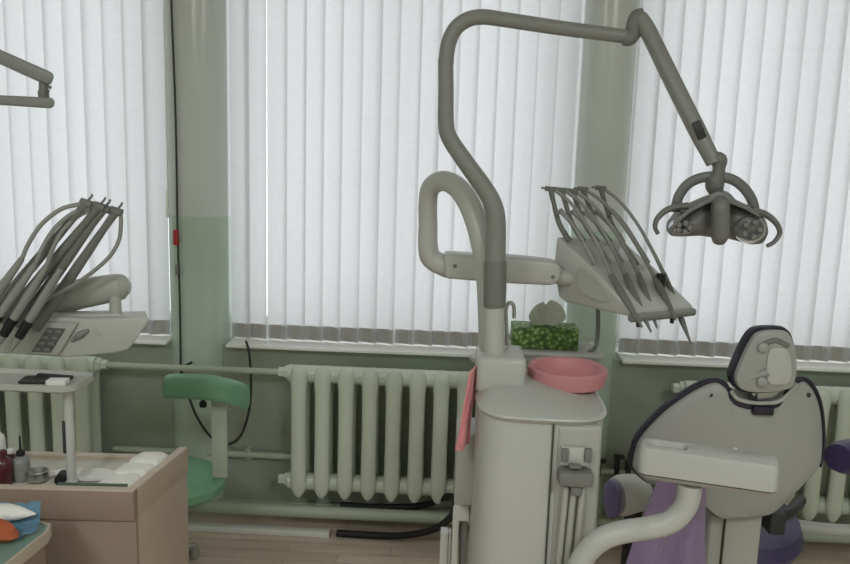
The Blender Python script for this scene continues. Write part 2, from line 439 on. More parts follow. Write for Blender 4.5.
# painted round skirting pipe and the trunking below
zsk = P(300, 509, YW - .16).z
b = BM(); tube(b, [V((XL + .02, YW - .18, zsk)), V((XR - .02, YW - .18, zsk))], .026, 14, 1)
for xx in (-2.2, 2.4): box(b, (xx, YW - .09, zsk), (.02, .18, .02))
tag(obj('skirting_pipe', b, 'base'), 'thick green painted pipe low along the wall under the radiators', 'pipe')
b = BM(); box(b, (0, YW - .012, .03), (XR - XL, .024, .06), bev=.004); obj('baseboard_back', b, 'base', kind='structure')
pA, pB = PZ(150, 527, .02), PZ(330, 531, .02)
b = BM(); box(b, ((-2.2 + pB.x) / 2, YW - .2, .0135), (pB.x + 2.2, .04, .026), bev=.004)
tag(obj('cable_trunking', b, 'white'), 'long white cable duct lying on the floor under the middle radiator', 'cable duct')
# black corrugated hose from below the radiator
hy = YW - .21
hp = [V((pB.x + .03, hy, .022)), V((pB.x + .25, hy, .02)), P(415, 534, hy - .06), P(437, 528, hy - .1), P(452, 515, hy - .1), P(455, 500, hy - .04), P(446, 497, hy + .03), P(420, 506, YW - .12), P(380, 507, YW - .1), P(340, 505, YW - .1)]
b = BM(); tube(b, hp, .0145, 12, 6)
tag(obj('black_hose', b, 'black'), 'thick black hose looping on the floor at the end of the radiator', 'hose')

# thin cable down the left pier with the red and grey clips
xc = [P(174.5, 2, YW - .02), P(178, 120, YW - .03), P(180, 240, YW - .03), P(182, 300, YW - .03), P(183, 372, YW - .03)]
b = BM(); tube(b, [V((p.x, YW - .058, p.z)) for p in [P(170, -120, YW - .02)] + xc], .0045, 8, 4)
cb = tag(obj('wall_cable', b, 'dark'), 'thin dark cable running straight down the edge of the left pier', 'cable')
p = P(180, 236, YW - .01); b = BM(); box(b, (p.x, YW - .058, p.z), (.02, .024, .065), bev=.004); obj('connector', b, 'red', cb)['label'] = 'red connector block'
p = P(181, 268, YW - .01); b = BM(); box(b, (p.x, YW - .058, p.z), (.014, .02, .045), bev=.004); obj('clip', b, 'lamp', cb)
# black lead hanging from the sill and looping behind the stool
b = BM()
yl = YW - .1
tube(b, [P(246, 341, YW - .08), P(249, 352, yl), P(251, 380, yl), P(249, 410, yl), P(241, 435, yl), P(228, 444, yl), P(210, 436, yl), P(196, 415, yl), P(190, 400, yl), P(184, 390, yl), P(182, 370, YW - .09), P(192, 362, YW - .09)], .0055, 8, 6)
tag(obj('hanging_cable', b, 'dark'), 'dark cable hanging from the sill in a loop behind the green stool', 'cable')

# ------------------------------------------------------------------ dental unit (tall cabinet, cover, bowl, delivery arm)
UY = 2.16
u_l, u_r = P(474, 430, UY), P(598, 430, UY)
uc = V(((u_l.x + u_r.x) / 2, UY + .02, 0))
uw = u_r.x - u_l.x
unit = thing('dental_unit', (uc.x, uc.y, 0), 'tall rounded white dental unit cabinet with pink bowl and curved arm', 'dental unit')
ztop = P(540, 412, UY - .16).z
def sect(w, d, z, e=.45, n=40, dx=0, dy=0):
    pts = []
    for k in range(n):
        a = 2 * math.pi * k / n; c, s = math.cos(a), math.sin(a)
        pts.append(V((uc.x + dx + w / 2 * math.copysign(abs(c) ** e, c), uc.y + dy + d / 2 * math.copysign(abs(s) ** e, s), z)))
    return pts
b = BM()
loft(b, [sect(uw * 1.0, .42, .0), sect(uw * 1.0, .42, .10), sect(uw * .99, .42, .5), sect(uw * .97, .42, ztop - .02), sect(uw * .96, .41, ztop)])
obj('cabinet_body', b, 'plastic', unit)
# side panel with hose holder (right third of the front)
yf = uc.y - .205
b = BM()
x0 = P(551, 470, yf).x; x1 = P(600, 470, yf).x
box(b, ((x0 + x1) / 2 + .004, yf + .006, ztop / 2 + .01), (x1 - x0 - .01, .034, ztop - .06), bev=.014, seg=3)
pan = obj('service_panel', b, 'plastic2', unit)
b = BM(); box(b, (x0 - .001, yf - .0075, ztop / 2), (.0035, .012, ztop - .04)); obj('panel_seam', b, 'seam', unit)
yh = yf - .02
b = BM()
q = P(575, 456, yh); box(b, q, (.075, .012, .05), bev=.004)
hb = obj('holder_plate', b, 'plastic', pan)
b = BM()
for px in (565, 588):
    q = P(px, 455, yh - .008); box(b, q, (.018, .014, .036), bev=.003)
q = P(575, 477, yh - .015); box(b, q, (.088, .05, .038), bev=.008)
q = P(576, 489, yh - .012); box(b, q, (.03, .035, .03), bev=.008)
q = P(575, 466, yh - .02); box(b, q, (.03, .02, .008), bev=.002)
obj('hose_holder', b, 'grip', pan)
for i, px in enumerate((566, 574, 583)):
    b = BM(); a = P(px, 486, yh - .01); tube(b, [a, V((a.x - .006, a.y, a.z - .2)), V((a.x - .012, a.y + .005, .35)), V((a.x - .01, a.y + .008, .08))], .0085, 10, 4); obj('suction_hose', b, 'plastic2', pan)
# flared lid
b = BM()
zl0 = ztop - .012
zlid = P(566, 391, UY - .05).z
def lidrow(w, d, z, tilt, dx=0): return [p + V((0, 0, -tilt * (p.x - uc.x))) for p in sect(w, d, z, .5, 48, dx)]
hl_ = zlid - zl0
loft(b, [lidrow(uw * .97, .43, zl0 - .008, 0), lidrow(uw * 1.0, .45, zl0 + .002, .0), lidrow(uw * 1.015, .46, zl0 + hl_ * .14, .005), lidrow(uw * 1.005, .455, zl0 + hl_ * .28, .02), lidrow(uw * .96, .42, zl0 + hl_ * .47, .045),
         lidrow(uw * .87, .36, zl0 + hl_ * .70, .08, -.002), lidrow(uw * .7, .27, zl0 + hl_ * .92, .11, -.006), lidrow(uw * .45, .17, zlid + .004, .12, -.01), lidrow(uw * .2, .07, zlid + .008, .12, -.01)])
obj('cabinet_lid', b, 'plastic', unit)
# raised block carrying the post
b = BM(); q0, q1 = P(477, 368, UY - .06), P(527, 368, UY - .06)
zbk = P(500, 366, UY - .06).z
box(b, ((q0.x + q1.x) / 2, UY + .03, zl0 + (zbk - zl0) / 2 + .02), (q1.x - q0.x, .17, zbk - zl0 + .0), bev=.016, seg=3)
obj('post_socket', b, 'plastic', unit)
# spittoon bowl
bx0, bx1 = P(527, 372, UY + .07), P(607, 372, UY + .07)
brad = (bx1.x - bx0.x) / 2; bc = V(((bx0.x + bx1.x) / 2, UY + .07, 0)); zr = P(567, 368, UY + .07).z
b = BM()
lathe(b, [(brad * .6, zlid - .03), (brad * .86, zlid - .012), (brad * .95, zr - .04), (brad * 1.0, zr - .008), (brad * .995, zr + .002), (brad * .95, zr + .006), (brad * .84, zr + .002), (brad * .78, zr - .02), (brad * .6, zr - .036), (brad * .2, zr - .044), (0, zr - .045)], Matrix.Translation(bc), 40)
bowl = obj('spittoon_bowl', b, 'pink', unit); bowl['label'] = 'pink round bowl'
b = BM(); lathe(b, [(.016, zr - .046), (.016, zr - .041), (.0, zr - .039)], Matrix.Translation(bc), 16); obj('drain', b, 'steel', bowl)
# glass filler spout
yg = UY + .1
b = BM(); g = [P(508, 366, yg), P(507, 335, yg), P(506, 312, yg), P(508, 304, yg), P(512, 303, yg), P(514, 308, yg), P(514, 318, yg)]
tube(b, g, .0055, 10, 5); lathe(b, [(.016, -.03), (.016, .012), (.008, .014)], Matrix.Translation(P(508, 362, yg)), 14)
obj('filler_spout', b, 'steel', unit)
# hoop of the delivery arm
b = BM()
hy0 = UY + .06
hp = [P(491, 372, hy0), P(490, 320, hy0), P(488, 280, hy0), P(483, 245, hy0), P(473, 212, hy0 + .03), P(460, 190, hy0 + .06), P(445, 181, hy0 + .1), P(432, 186, hy0 + .13), P(428, 200, hy0 + .15), P(428, 225, hy0 + .16), P(428, 246, hy0 + .16), P(432, 259, hy0 + .165), P(450, 268, hy0 + .17)]
tube(b, hp, [.034, .034, .0335, .033, .032, .031, .0295, .0285, .028, .0285, .030, .032, .034], 20, 6)
obj('arm_hoop', b, 'plastic', unit)
ay = hy0 + .17
def slab(name, outline, Y, th, m, parent, bev=.012):
    b = BM(); prism(b, [P(x, y, Y) for x, y in outline], (0, th, 0), bev, 3); return obj(name, b, m, parent)
arm = slab('swing_arm', [(443, 254), (470, 255), (520, 258), (556, 262), (562, 268), (561, 280), (553, 286), (510, 284), (470, 281), (445, 279)], ay - .045, .09, 'plastic', unit)
b = BM()
for px, py in ((455, 266), (553, 277)):
    b = BM(); mx = Matrix.Translation(P(px, py, ay - .045)) @ Euler((math.pi / 2, 0, 0)).to_matrix().to_4x4()
    lathe(b, [(.006, -.004), (.006, .003), (0, .004)], mx, 14); obj('screw', b, 'grip', arm)
b = BM(); tube(b, [P(428, 249, ay), P(428, 246.5, ay)], .0295, 20, 1); obj('hoop_seam', b, 'seam', unit)

# ------------------------------------------------------------------ operating lamp on its post
LY = UY
lampT = thing('operating_lamp', P(494, 368, LY), 'grey dental operating lamp hanging from a bent post over the chair', 'dental lamp')
b = BM()
tube(b, [P(494, 368, LY), P(494, 330, LY), P(494, 290, LY), P(495, 263, LY)], [.0285, .0285, .0285, .028], 22, 4)
obj('lower_post', b, 'plastic', lampT)
b = BM(); tube(b, [P(494.5, 307, LY), P(494.5, 304, LY), P(495, 280, LY), P(495.3, 264, LY), P(495.3, 261, LY)], [.0288, .0305, .0315, .031, .0285], 22, 4); obj('grip_sleeve', b, 'grip', lampT)
b = BM()
pp = [P(495.3, 263, LY), P(495.5, 250, LY), P(496, 222, LY), P(493, 205, LY), P(484, 188, LY), P(464, 160, LY), P(450, 139, LY), P(446, 124, LY), P(446, 90, LY), P(446, 62, LY), P(449, 42, LY), P(456, 28, LY), P(468, 19.5, LY), P(482, 17, LY), P(500, 19, LY), P(560, 28, LY), P(626, 36.5, LY)]
tube(b, pp, [.028, .028, .0265, .0255, .0245, .0232, .0222, .0215, .0205, .0202, .0202, .02, .02, .0198, .0194, .0188, .018], 20, 6)
obj('bent_tube', b, 'lamp', lampT)
b = BM(); tube(b, [P(446, 60, LY), P(446, 64, LY)], .0210, 20, 1); obj('tube_collar', b, 'lamp', lampT)
b = BM()
tube(b, [P(623, 38, LY), P(629, 38, LY), P(633, 33, LY), P(633.5, 25, LY), P(637, 17, LY), P(643, 15, LY)], [.0185, .0205, .0205, .019, .0195, .018], 18, 5)
obj('elbow_joint', b, 'grip', lampT)
LY2 = LY - .12
b = BM(); tube(b, [P(640, 17, LY), P(648, 31, LY - .015), P(672, 80, LY - .06), P(697, 130, LY - .1), P(714, 163, LY2)], [.019, .0215, .022, .022, .019], 18, 5)
obj('spring_arm', b, 'lamp', lampT)
b = BM(); box(b, P(699, 130, LY - .126), (.022, .012, .046), Euler((0, R(-26), 0)).to_matrix(), .004); obj('arm_slot', b, 'dark', lampT)
b = BM(); tube(b, [P(711, 158, LY2), P(719, 160, LY2), P(719, 168, LY2), P(718, 174, LY2), P(715, 181, LY2), P(715, 187, LY2), P(717, 194, LY2)], [.016, .020, .0155, .0155, .023, .023, .016], 16, 5); obj('head_swivel', b, 'head', lampT)
HY = LY2
hc = P(715, 215, HY)
b = BM()      # broad arched yoke over the head
arc = [(675.5, 212), (676, 207), (679, 196), (687, 185), (699, 178.5), (714, 176.5), (731, 179), (743, 187), (751, 198), (754, 207), (755, 214)]
tube(b, [P(x, y, HY - .0) for x, y in arc], .013, 12, 5, flat=.55); obj('yoke', b, 'head', lampT)
def shade(sgn):
    b = BM()
    rings = []
    # lofted boat-shaped wing from the middle towards the outer end
    secs = {-1: [(714, 193, 238), (704, 197, 236.5), (692, 203, 236.5), (681, 210, 237), (674, 219, 236.5), (671, 226, 234)],
            1: [(718, 193, 239), (730, 199, 239), (742, 204, 242), (753, 209, 245), (761, 216, 244.5), (766, 225, 238)]}[sgn]
    ds = [.05, .07, .085, .08, .06, .03]
    for (px, yt, yb), d in zip(secs, ds):
        a, c = P(px, yt, HY), P(px, yb, HY); h = (a.z - c.z) / 2; mid = (a + c) / 2
        rings.append([V((mid.x, mid.y + d * math.cos(2 * math.pi * k / 20) + .015, mid.z + h * math.sin(2 * math.pi * k / 20))) for k in range(20)])
    loft(b, rings); return b
for sg in (-1, 1):
    w = obj('lamp_wing', shade(sg), 'head', lampT)
    b = BM()
    cpx, cpy, rx, rz = ((682, 227, .026, .020) if sg < 0 else (750, 229, .036, .034))
    c = P(cpx, cpy, HY - .062)
    mx = Matrix.Translation(c) @ Euler((R(80), 0, R(14 * -sg))).to_matrix().to_4x4()
    lathe(b, [(1.0, -.02), (1.0, .004), (.86, .008), (.6, -.006), (.3, -.012), (0, -.014)], mx @ Matrix.Diagonal((rx, rz, 1, 1)), 28)
    obj('reflector', b, 'mirror', w)
    b = BM()
    for k in range(5):
        a = k * 1.256; o = V((rx * .55 * math.cos(a), -.012, rz * .55 * math.sin(a)))
        lathe(b, [(.008, 0), (.006, .005), (0, .006)], Matrix.Translation(c + o) @ Euler((R(90), 0, 0)).to_matrix().to_4x4(), 10)
    obj('bulb', b, 'grip', w)
b = BM(); tube(b, [P(720.5, 203, HY - .07), P(720.5, 206, HY - .088), P(720.5, 220, HY - .09), P(720, 234, HY - .085), P(719, 241, HY - .075)], [.019, .0215, .022, .023, .016], 20, 4); obj('centre_housing', b, 'head', lampT)
b = BM(); prism(b, [P(x, y, HY - .085) for x, y in ((707, 200), (711, 194), (717, 191.5), (725, 192), (731, 196), (735, 201), (752, 209), (762, 217), (758, 217), (746, 210), (731, 204), (720, 200), (707, 204), (690, 213), (678, 223), (671, 232), (670, 229), (676, 219), (690, 208))], (.030, .085, 0), .004, 2); obj('top_ridge', b, 'head', lampT)
for nm, hpts in (('l', [(688, 206), (676, 207), (665, 211), (657, 219), (655, 227), (658, 234)]), ('r', [(752, 211), (762, 213), (771, 218), (778, 226), (779.5, 234), (774, 242), (767, 246)])):
    b = BM(); tube(b, [P(x, y, HY - .035) for x, y in hpts], [.013, .0125, .0115, .0095, .008, .0075] + ([.007] if nm == 'r' else []), 12, 5, flat=.7)
    obj('lamp_handle', b, 'head', lampT)

# ------------------------------------------------------------------ right delivery console with handpieces
def mix(a, c, t): return a * (1 - t) + c * t
NT, FT, NB, FB = P(556, 236, 2.42), P(620, 238, 2.66), P(632, 311, 2.20), P(693, 306, 2.44)
con = thing('delivery_console', NB, 'white wedge-shaped instrument console on the swing arm by the tissue box', 'instrument console', 'instrument consoles')
BL = P(558, 297, 2.42)
A = (FT - NT)
nt = A.normalized()
low = NB - V((0, 0, .018))
b = BM(); prism(b, [NT, mix(NT, NB, .5) + V((0, 0, .008)), NB, low, BL + V((.02, -.02, -.012)), BL, mix(BL, NT, .5) + V((-.012, .0, 0))], A, .013, 3); obj('console_body', b, 'plastic', con)
# grey plate on the near end face, its tone standing for the recess shading
nrm = -nt
ux = (NB - NT).normalized(); vz = nt.cross(ux).normalized()
ins = [(577, 268), (583, 279), (600, 300), (612, 303), (596, 290)]
b = BM()
def onface(px, py):            # point of the photo on the near end face
    d = ray(px, py); t = (NT - CAM).dot(nrm) / d.dot(nrm); return CAM + d * t
prism(b, [onface(x, y) + nrm * .0025 for x, y in round_poly([V((574, 262, 0)), V((581, 262, 0)), V((617, 300, 0)), V((610, 305, 0)), V((585, 297, 0)), V((574, 284, 0))], 4) and [(p.x, p.y) for p in round_poly([V((579, 270, 0)), V((586, 271, 0)), V((610, 297, 0)), V((606, 302, 0)), V((588, 296, 0)), V((580, 286, 0))], 4)]], -nrm * .006)
obj('grip_recess_shade', b, 'plastic2', con)
b = BM()
low2 = mix(NB, FB, .5)
tube(b, [NB + V((.0, -.0, -.02)), mix(NB, FB, .5) + V((0, 0, -.02)), FB + V((0, 0, -.018))], .013, 12, 2); obj('front_lip', b, 'lamp', con)
for f in (.15, .7):
    b = BM(); q = mix(NB, FB, f) + V((0, .03, -.035)); lathe(b, [(.006, -.02), (.008, 0), (.008, .02)], Matrix.Translation(q), 10); obj('rubber_knob', b, 'dark', con)
b = BM(); tube(b, [P(556, 276, ay), P(572, 279, ay), P(585, 280, 2.5)], [.024, .022, .022], 16, 3); obj('arm_knuckle', b, 'plastic2', con)
Bdir = (NB - NT)
nup = A.cross(Bdir).normalized(); nup = nup if nup.z > 0 else -nup
heads = [(551, 190), (562, 191), (573, 192), (583, 190), (601, 189)]
def handpiece(i, hx, hy, tipx, tipy, f, base0, base1, Yh, Ytip, label, group, parent_con, sgn=1):
    """a whip arm (part of the console) and the handpiece that lies in it"""
    hd = P(hx, hy, Yh)
    root = base0
    w = BM()
    tube(w, [root, mix(root, hd, .35) + V((-.012 * sgn, 0, .0)), mix(root, hd, .75) + V((-.006 * sgn, 0, 0)), hd], [.009, .008, .007, .009], 10, 5)
    tube(w, [hd + V((-.018 * sgn, 0, .004)), hd + V((.016 * sgn, 0, .002))], .0075, 10, 1)
    tube(w, [hd + V((-.03 * sgn, 0, .006)), hd + V((-.016 * sgn, 0, .004))], .003, 8, 1)
    tube(w, [mix(root, hd, .52) + V((-.006 * sgn, -.012, 0)), mix(root, hd, .60) + V((-.006 * sgn, -.012, 0))], .011, 10, 1)
    obj('whip_arm', w, 'grip', parent_con)
    tip = P(tipx, tipy, Ytip)
    h = thing('dental_handpiece', tip, label, 'dental handpiece', group)
    d = (tip - base1).normalized()
    L = (tip - base1).length
    b = BM(); tube(b, [base1, base1 + d * L * .25, base1 + d * L * .5, base1 + d * L * .72, base1 + d * L * .86, tip], [.0085, .0105, .0105, .0085, .005, .0028], 12, 3); obj('handle', b, 'grip', h)
    b = BM(); st = hd + V((.014 * sgn, -.004, -.002))
    md = mix(st, base1, .5) + V((.012 * sgn, 0, .018))
    tube(b, [st, mix(st, md, .4) + V((.006 * sgn, 0, .006)), md, mix(md, base1, .6) + V((.0, 0, .004)), base1], [.0055, .0055, .0055, .006, .007], 10, 5); obj('hose', b, 'hosegrey', h)
    b = BM(); s2 = mix(root, hd, .62) + V((.004 * sgn, -.012, 0)); e2 = mix(base0, base1, .72) + V((-.012, 0, .004))
    tube(b, [s2, mix(s2, e2, .35) + V((.002, -.004, .010)), mix(s2, e2, .7) + V((0, -.004, .008)), e2], [.0075, .006, .006, .008], 10, 4); obj('hose', b, 'hosegrey', h)
    return h
tips = [(642, 327), (651, 332), (657, 328), (676, 320), (691, 344)]
names = ['leftmost grey handpiece of the row on the console beside the tissue box', 'second grey handpiece from the left on the console by the lamp',
         'middle grey handpiece of the five on the console by the lamp', 'grey handpiece second from the right on the console by the lamp, beside the black cradle', 'rightmost grey handpiece on the console by the lamp, its tip hanging lowest']
for i in range(5):
    f = .08 + .84 * i / 4
    top = NT + A * f; bot = NB + A * f
    base0 = mix(top, bot, .10) + nup * .006
    base1 = mix(top, bot, .62 if i != 3 else .66) + nup * .022
    tipY = (bot - (bot - top).normalized() * -.05).y - .03
    handpiece(i, heads[i][0], heads[i][1], tips[i][0], tips[i][1], f, base0, base1, mix(top, bot, -.05).y - .02, tipY, names[i], 'handpieces on the console by the lamp', con)
b = BM(); box(b, mix(mix(NT, NB, .72), mix(FT, FB, .72), .74) + nup * .02, (.026, .03, .05), bev=.006); obj('dark_cradle', b, 'black', con)
# shelf hung below the console with tissue box
SY = 2.66
zsh = P(545, 346, SY).z
s0, s1 = P(508, 346, SY), P(596, 352, SY)
shf = thing('hanging_shelf', ((s0.x + s1.x) / 2, SY, zsh), 'pale rounded shelf on a bent rod below the instrument console', 'shelf')
b = BM()
prism(b, [V((x, y, zsh - .036)) for x, y in ((s0.x, SY - .09), (s1.x - .02, SY - .09), (s1.x, SY - .07), (s1.x, SY + .09), (s0.x, SY + .09))], (0, 0, .036), .008, 2)
obj('shelf_board', b, 'plastic2', shf)
b = BM(); tube(b, [V((s0.x, SY - .09, zsh - .006)), V((s1.x - .02, SY - .09, zsh - .006)), V((s1.x, SY - .07, zsh - .006)), V((s1.x, SY + .08, zsh - .006))], .009, 10, 3); obj('shelf_rim', b, 'plastic', shf)
b = BM(); tube(b, [V((s1.x - .035, SY - .05, zsh)), V((s1.x - .015, SY - .05, zsh + .012)), P(597, 340, SY - .05), P(598, 325, SY - .06), P(598, 306, SY - .09), P(598, 296, SY - .12)], .0075, 10, 4); obj('hanging_rod', b, 'lamp', shf)
b = BM(); tube(b, [V((s0.x + .02, SY, zsh - .012)), V((s0.x - .12, SY - .15, zsh - .012)), V((uc.x - .05, UY + .2, zsh - .012))], .014, 10, 3)
tube(b, [V((uc.x - .05, UY + .2, zsh - .012)), V((uc.x - .05, UY + .19, zl0 - .1))], .014, 10, 1); obj('shelf_bracket', b, 'plastic2', shf)
t0, t1 = P(512, 344, SY - .05), P(578, 347, SY - .05)
ht = P(545, 323, SY - .05).z - P(545, 345, SY - .05).z
tb = thing('tissue_box', ((t0.x + t1.x) / 2, SY, zsh), 'green leaf-patterned tissue box with white tissue sticking out', 'tissue box')
b = BM(); box(b, ((t0.x + t1.x) / 2, SY, zsh + ht / 2), (t1.x - t0.x, .11, ht - .004), bev=.003); obj('carton', b, 'tissuebox', tb)
b = BM(); tx = P(545, 322, SY).x; grid = []
for j in range(9):
    f = j / 8; row = []
    for k in range(17):
        g = k / 16 - .5
        wd = .07 + .05 * math.sin(min(1, f * 1.3) * 1.57)
        lobe = .086 * (1 - .55 * (abs(g) * 2) ** 4) - .016 * math.exp(-((g + .05) / .06) ** 2)
        row.append(V((tx + g * wd + .006 * f, SY + .016 * math.sin(g * 9 + 1.0) * (.4 + f) - .012 * f * f, zsh + ht - .003 + f * lobe)))
    grid.append(row)
sheet(b, grid, .0012); obj('tissue', b, 'paper', tb, ang=80)

# pink towel draped on the left of the unit
b = BM(); grid = []
ty = UY - .02
for j in range(15):
    f = j / 14
    xa = P(469 - 13 * f, 368 + 77 * f, ty).x; xb = P(477 - 4 * f, 368 + 77 * f, ty).x; z = P(465, 367 + 78 * f, ty).z
    row = []
    for k in range(9):
        g = k / 8
        row.append(V((xa + (xb - xa) * g * .8, ty - .05 + .07 * g + .012 * math.sin(g * 8 + f * 2) * (.4 + f) , z)))
    grid.append(row)
sheet(b, grid, .006)
tag(obj('pink_towel', b, 'towel', loc=(u_l.x, ty, 0), ang=80), 'pink towel hanging down the left side of the tall dental cabinet', 'towel')
# slim grey side box and white stand under the towel
sbx0, sbx1 = P(455, 470, UY + .06).x, P(476, 470, UY + .06).x
b = BM()
zA, zB = P(462, 430, UY + .06).z, P(462, 500, UY + .06).z
box(b, ((sbx0 + sbx1) / 2, UY + .1, (zA + zB) / 2), (sbx1 - sbx0, .16, zA - zB), bev=.008)
obj('side_box', b, 'plastic2', unit)
wx0 = P(453, 510, UY + .12).x
wt = thing('white_stand', (wx0 + .02, UY + .15, 0), 'narrow white stand on the floor left of the tall dental cabinet', 'stand')
b = BM(); zt_ = P(461, 501, UY + .12).z; zt2 = P(461, 517, UY + .12).z
box(b, (wx0 + .026, UY + .15, (zt_ + zt2) / 2), (.044, .12, zt_ - zt2), bev=.004); obj('stand_top', b, 'white', wt)
b = BM(); box(b, (wx0 + .010, UY + .15, zt2 / 2), (.018, .1, zt2), bev=.003); obj('stand_leg', b, 'white', wt)
b = BM(); box(b, (wx0 + .036, UY + .17, zt2 / 2), (.02, .08, zt2), bev=.003); obj('stand_leg', b, 'lamp', wt)
b = BM(); fx = P(444, 545, UY + .3); ztb = P(445, 530, UY + .3).z
box(b, (fx.x, UY + .3, ztb / 2), (.026, .05, ztb), bev=.004)
box(b, (fx.x + .018, UY + .3, ztb / 2), (.008, .03, ztb), bev=.002)
tag(obj('white_conduit', b, 'white', loc=(fx.x, UY + .3, 0)), 'upright white conduit box between the black hose and the dental cabinet', 'conduit')

# ------------------------------------------------------------------ patient chair
CY = 2.22
chair = thing('dental_chair', (P(735, 520, CY).x, CY + .15, 0), 'dental chair seen from behind with grey shell back and dark piping', 'dental chair')
shell_out = [(634, 474), (636, 458), (643, 441), (665, 414), (688, 395), (706, 384), (718, 381), (726, 386), (729, 395), (737, 403), (755, 407), (777, 406), (789, 397), (798, 385), (808, 381), (818, 388), (827, 404), (832, 427), (833, 458), (829, 474), (813, 489), (790, 507), (772, 519), (740, 521), (719, 521), (700, 508), (665, 495), (646, 488)]
rp = [(p.x, p.y) for p in round_poly([V((x, y, 0)) for x, y in shell_out], 4)]
ccx, ccy = 737, 455
def scaled(pts, s, Y, d=0):
    out = []
    for x, y in pts:
        p = P(ccx + (x - ccx) * s, ccy + (y - ccy) * s, Y); out.append(p)
    return out
def curved(pts, dep):      # bow the back: the middle stands nearer the viewer
    cx = P(737, 455, CY).x
    for p in pts: p.y += dep * ((p.x - cx) / .28) ** 2
    return pts
def shell_slab(s_list):    # (scale, Y offset) rings, capped by fan
    b = BM(); rings = [curved(scaled(rp, s, CY), .05) for s, _ in s_list]
    for r, (_, dy) in zip(rings, s_list):
        for p in r: p.y += dy
    loft(b, rings, cap=True); return b
# shell: back face, rounded rim
b = shell_slab([(.94, .035), (.968, .028), (.975, .014), (.962, .003), (.93, -.004), (.80, -.008), (.55, -.011), (.25, -.012)])
bmesh.ops.triangulate(b, faces=[f for f in b.faces if len(f.verts) > 4])
obj('backrest_shell', b, 'shell', chair)
b = shell_slab([(.93, .055), (.965, .052), (.988, .044), (1.0, .030), (.994, .018), (.96, .014)])
bmesh.ops.triangulate(b, faces=[f for f in b.faces if len(f.verts) > 4])
cush = obj('backrest_cushion', b, 'trim', chair); cush['label'] = 'dark violet padding showing as an edge line'
b = BM()
for px, py in ((712, 396), (811, 397)):
    q = P(px, py, CY); q.y += .05 * ((q.x - P(737, 455, CY).x) / .28) ** 2 - .0035
    lathe(b, [(.0075, -.012), (.0075, .003), (0, .004)], Matrix.Translation(q) @ Euler((R(90), 0, 0)).to_matrix().to_4x4(), 14)
obj('screw_cap', b, 'dark', chair)
# lip of the notch, headrest slide
b = BM(); box(b, P(762, 410, CY - .006), (.058, .03, .024), bev=.004); obj('headrest_slot', b, 'trim', chair)
nt_pts = [(731, 391), (738, 399), (755, 403), (777, 402), (788, 394), (797, 383)]
b = BM(); tube(b, [P(x, y, CY - .004) for x, y in nt_pts], .006, 10, 5); obj('notch_lip', b, 'plastic2', chair)
pip = curved([P(ccx + (x - ccx) * .993, ccy + (y - ccy) * .993, CY) for x, y in shell_out[0:20]], .05)
for p_ in pip: p_.y += .008
b = BM(); tube(b, pip, [.005, .006, .006, .006, .006, .006, .007, .009, .011, .0125, .0125, .0125, .011, .009, .007, .006, .005, .0045, .0045, .0045], 10, 5); obj('edge_piping', b, 'trim', chair)
b = BM(); box(b, P(768, 392, CY + .03), (.10, .02, .06), bev=.006); box(b, P(769, 396, CY + .02), (.075, .02, .05), bev=.006); obj('headrest_slide', b, 'steel', chair)
# headrest
ho = [(732, 378), (738, 360), (749, 338), (759, 329), (777, 327.5), (789, 330), (795, 342), (798, 364), (796, 382), (790, 390), (770, 394), (750, 394), (737, 390)]
hrp = [(p.x, p.y) for p in round_poly([V((x, y, 0)) for x, y in ho], 4)]
def hs(s, dy, ox=0):
    r = [P(766 + ox + (x - 766) * s, 361 + (y - 361) * s, CY - .02) for x, y in hrp]
    for p in r: p.y += dy
    return r
b = BM(); loft(b, [hs(.92, .03), hs(.93, .0), hs(.90, -.012), hs(.7, -.018), hs(.3, -.02)]); hd_ = obj('headrest_shell', b, 'shell', chair)
b = BM(); loft(b, [hs(.9, .05, -1), hs(.97, .045, -1), hs(1.0, .03), hs(.985, .008), hs(.95, .004)]); obj('headrest_cushion', b, 'trim', chair)
b = BM()
yk = CY - .045
br = [(767, 378), (768, 355), (774, 348), (786, 349), (791, 358), (792, 376), (787, 384), (772, 385)]
prism(b, [P(x, y, yk) for x, y in [(p.x, p.y) for p in round_poly([V((x, y, 0)) for x, y in br], 3)]], (0, .03, 0), .004, 2)
obj('headrest_bracket', b, 'plastic', hd_)
b = BM(); tube(b, [P(768, 372, yk), P(755, 376, yk + .01), P(740, 381, yk + .02)], [.011, .009, .008], 10, 4)
tube(b, [P(740, 381, yk + .02), P(750, 382, yk + .016), P(764, 379, yk + .01)], .007, 10, 4)
obj('headrest_lever', b, 'shell', hd_)
b = BM(); tube(b, [P(761, 350, yk + .012), P(764, 344, yk + .008), P(776, 340.5, yk + .008), P(788, 346, yk + .01)], .008, 10, 4); obj('bracket_hook', b, 'grip', hd_)
for kx, ky in ((762, 347), (761, 381)):
    b = BM(); lathe(b, [(.014, 0), (.014, .012), (.008, .016), (0, .017)], Matrix.Translation(P(kx, ky, yk + .008)) @ Euler((R(90), 0, 0)).to_matrix().to_4x4(), 14); obj('bracket_knob', b, 'shell', hd_)
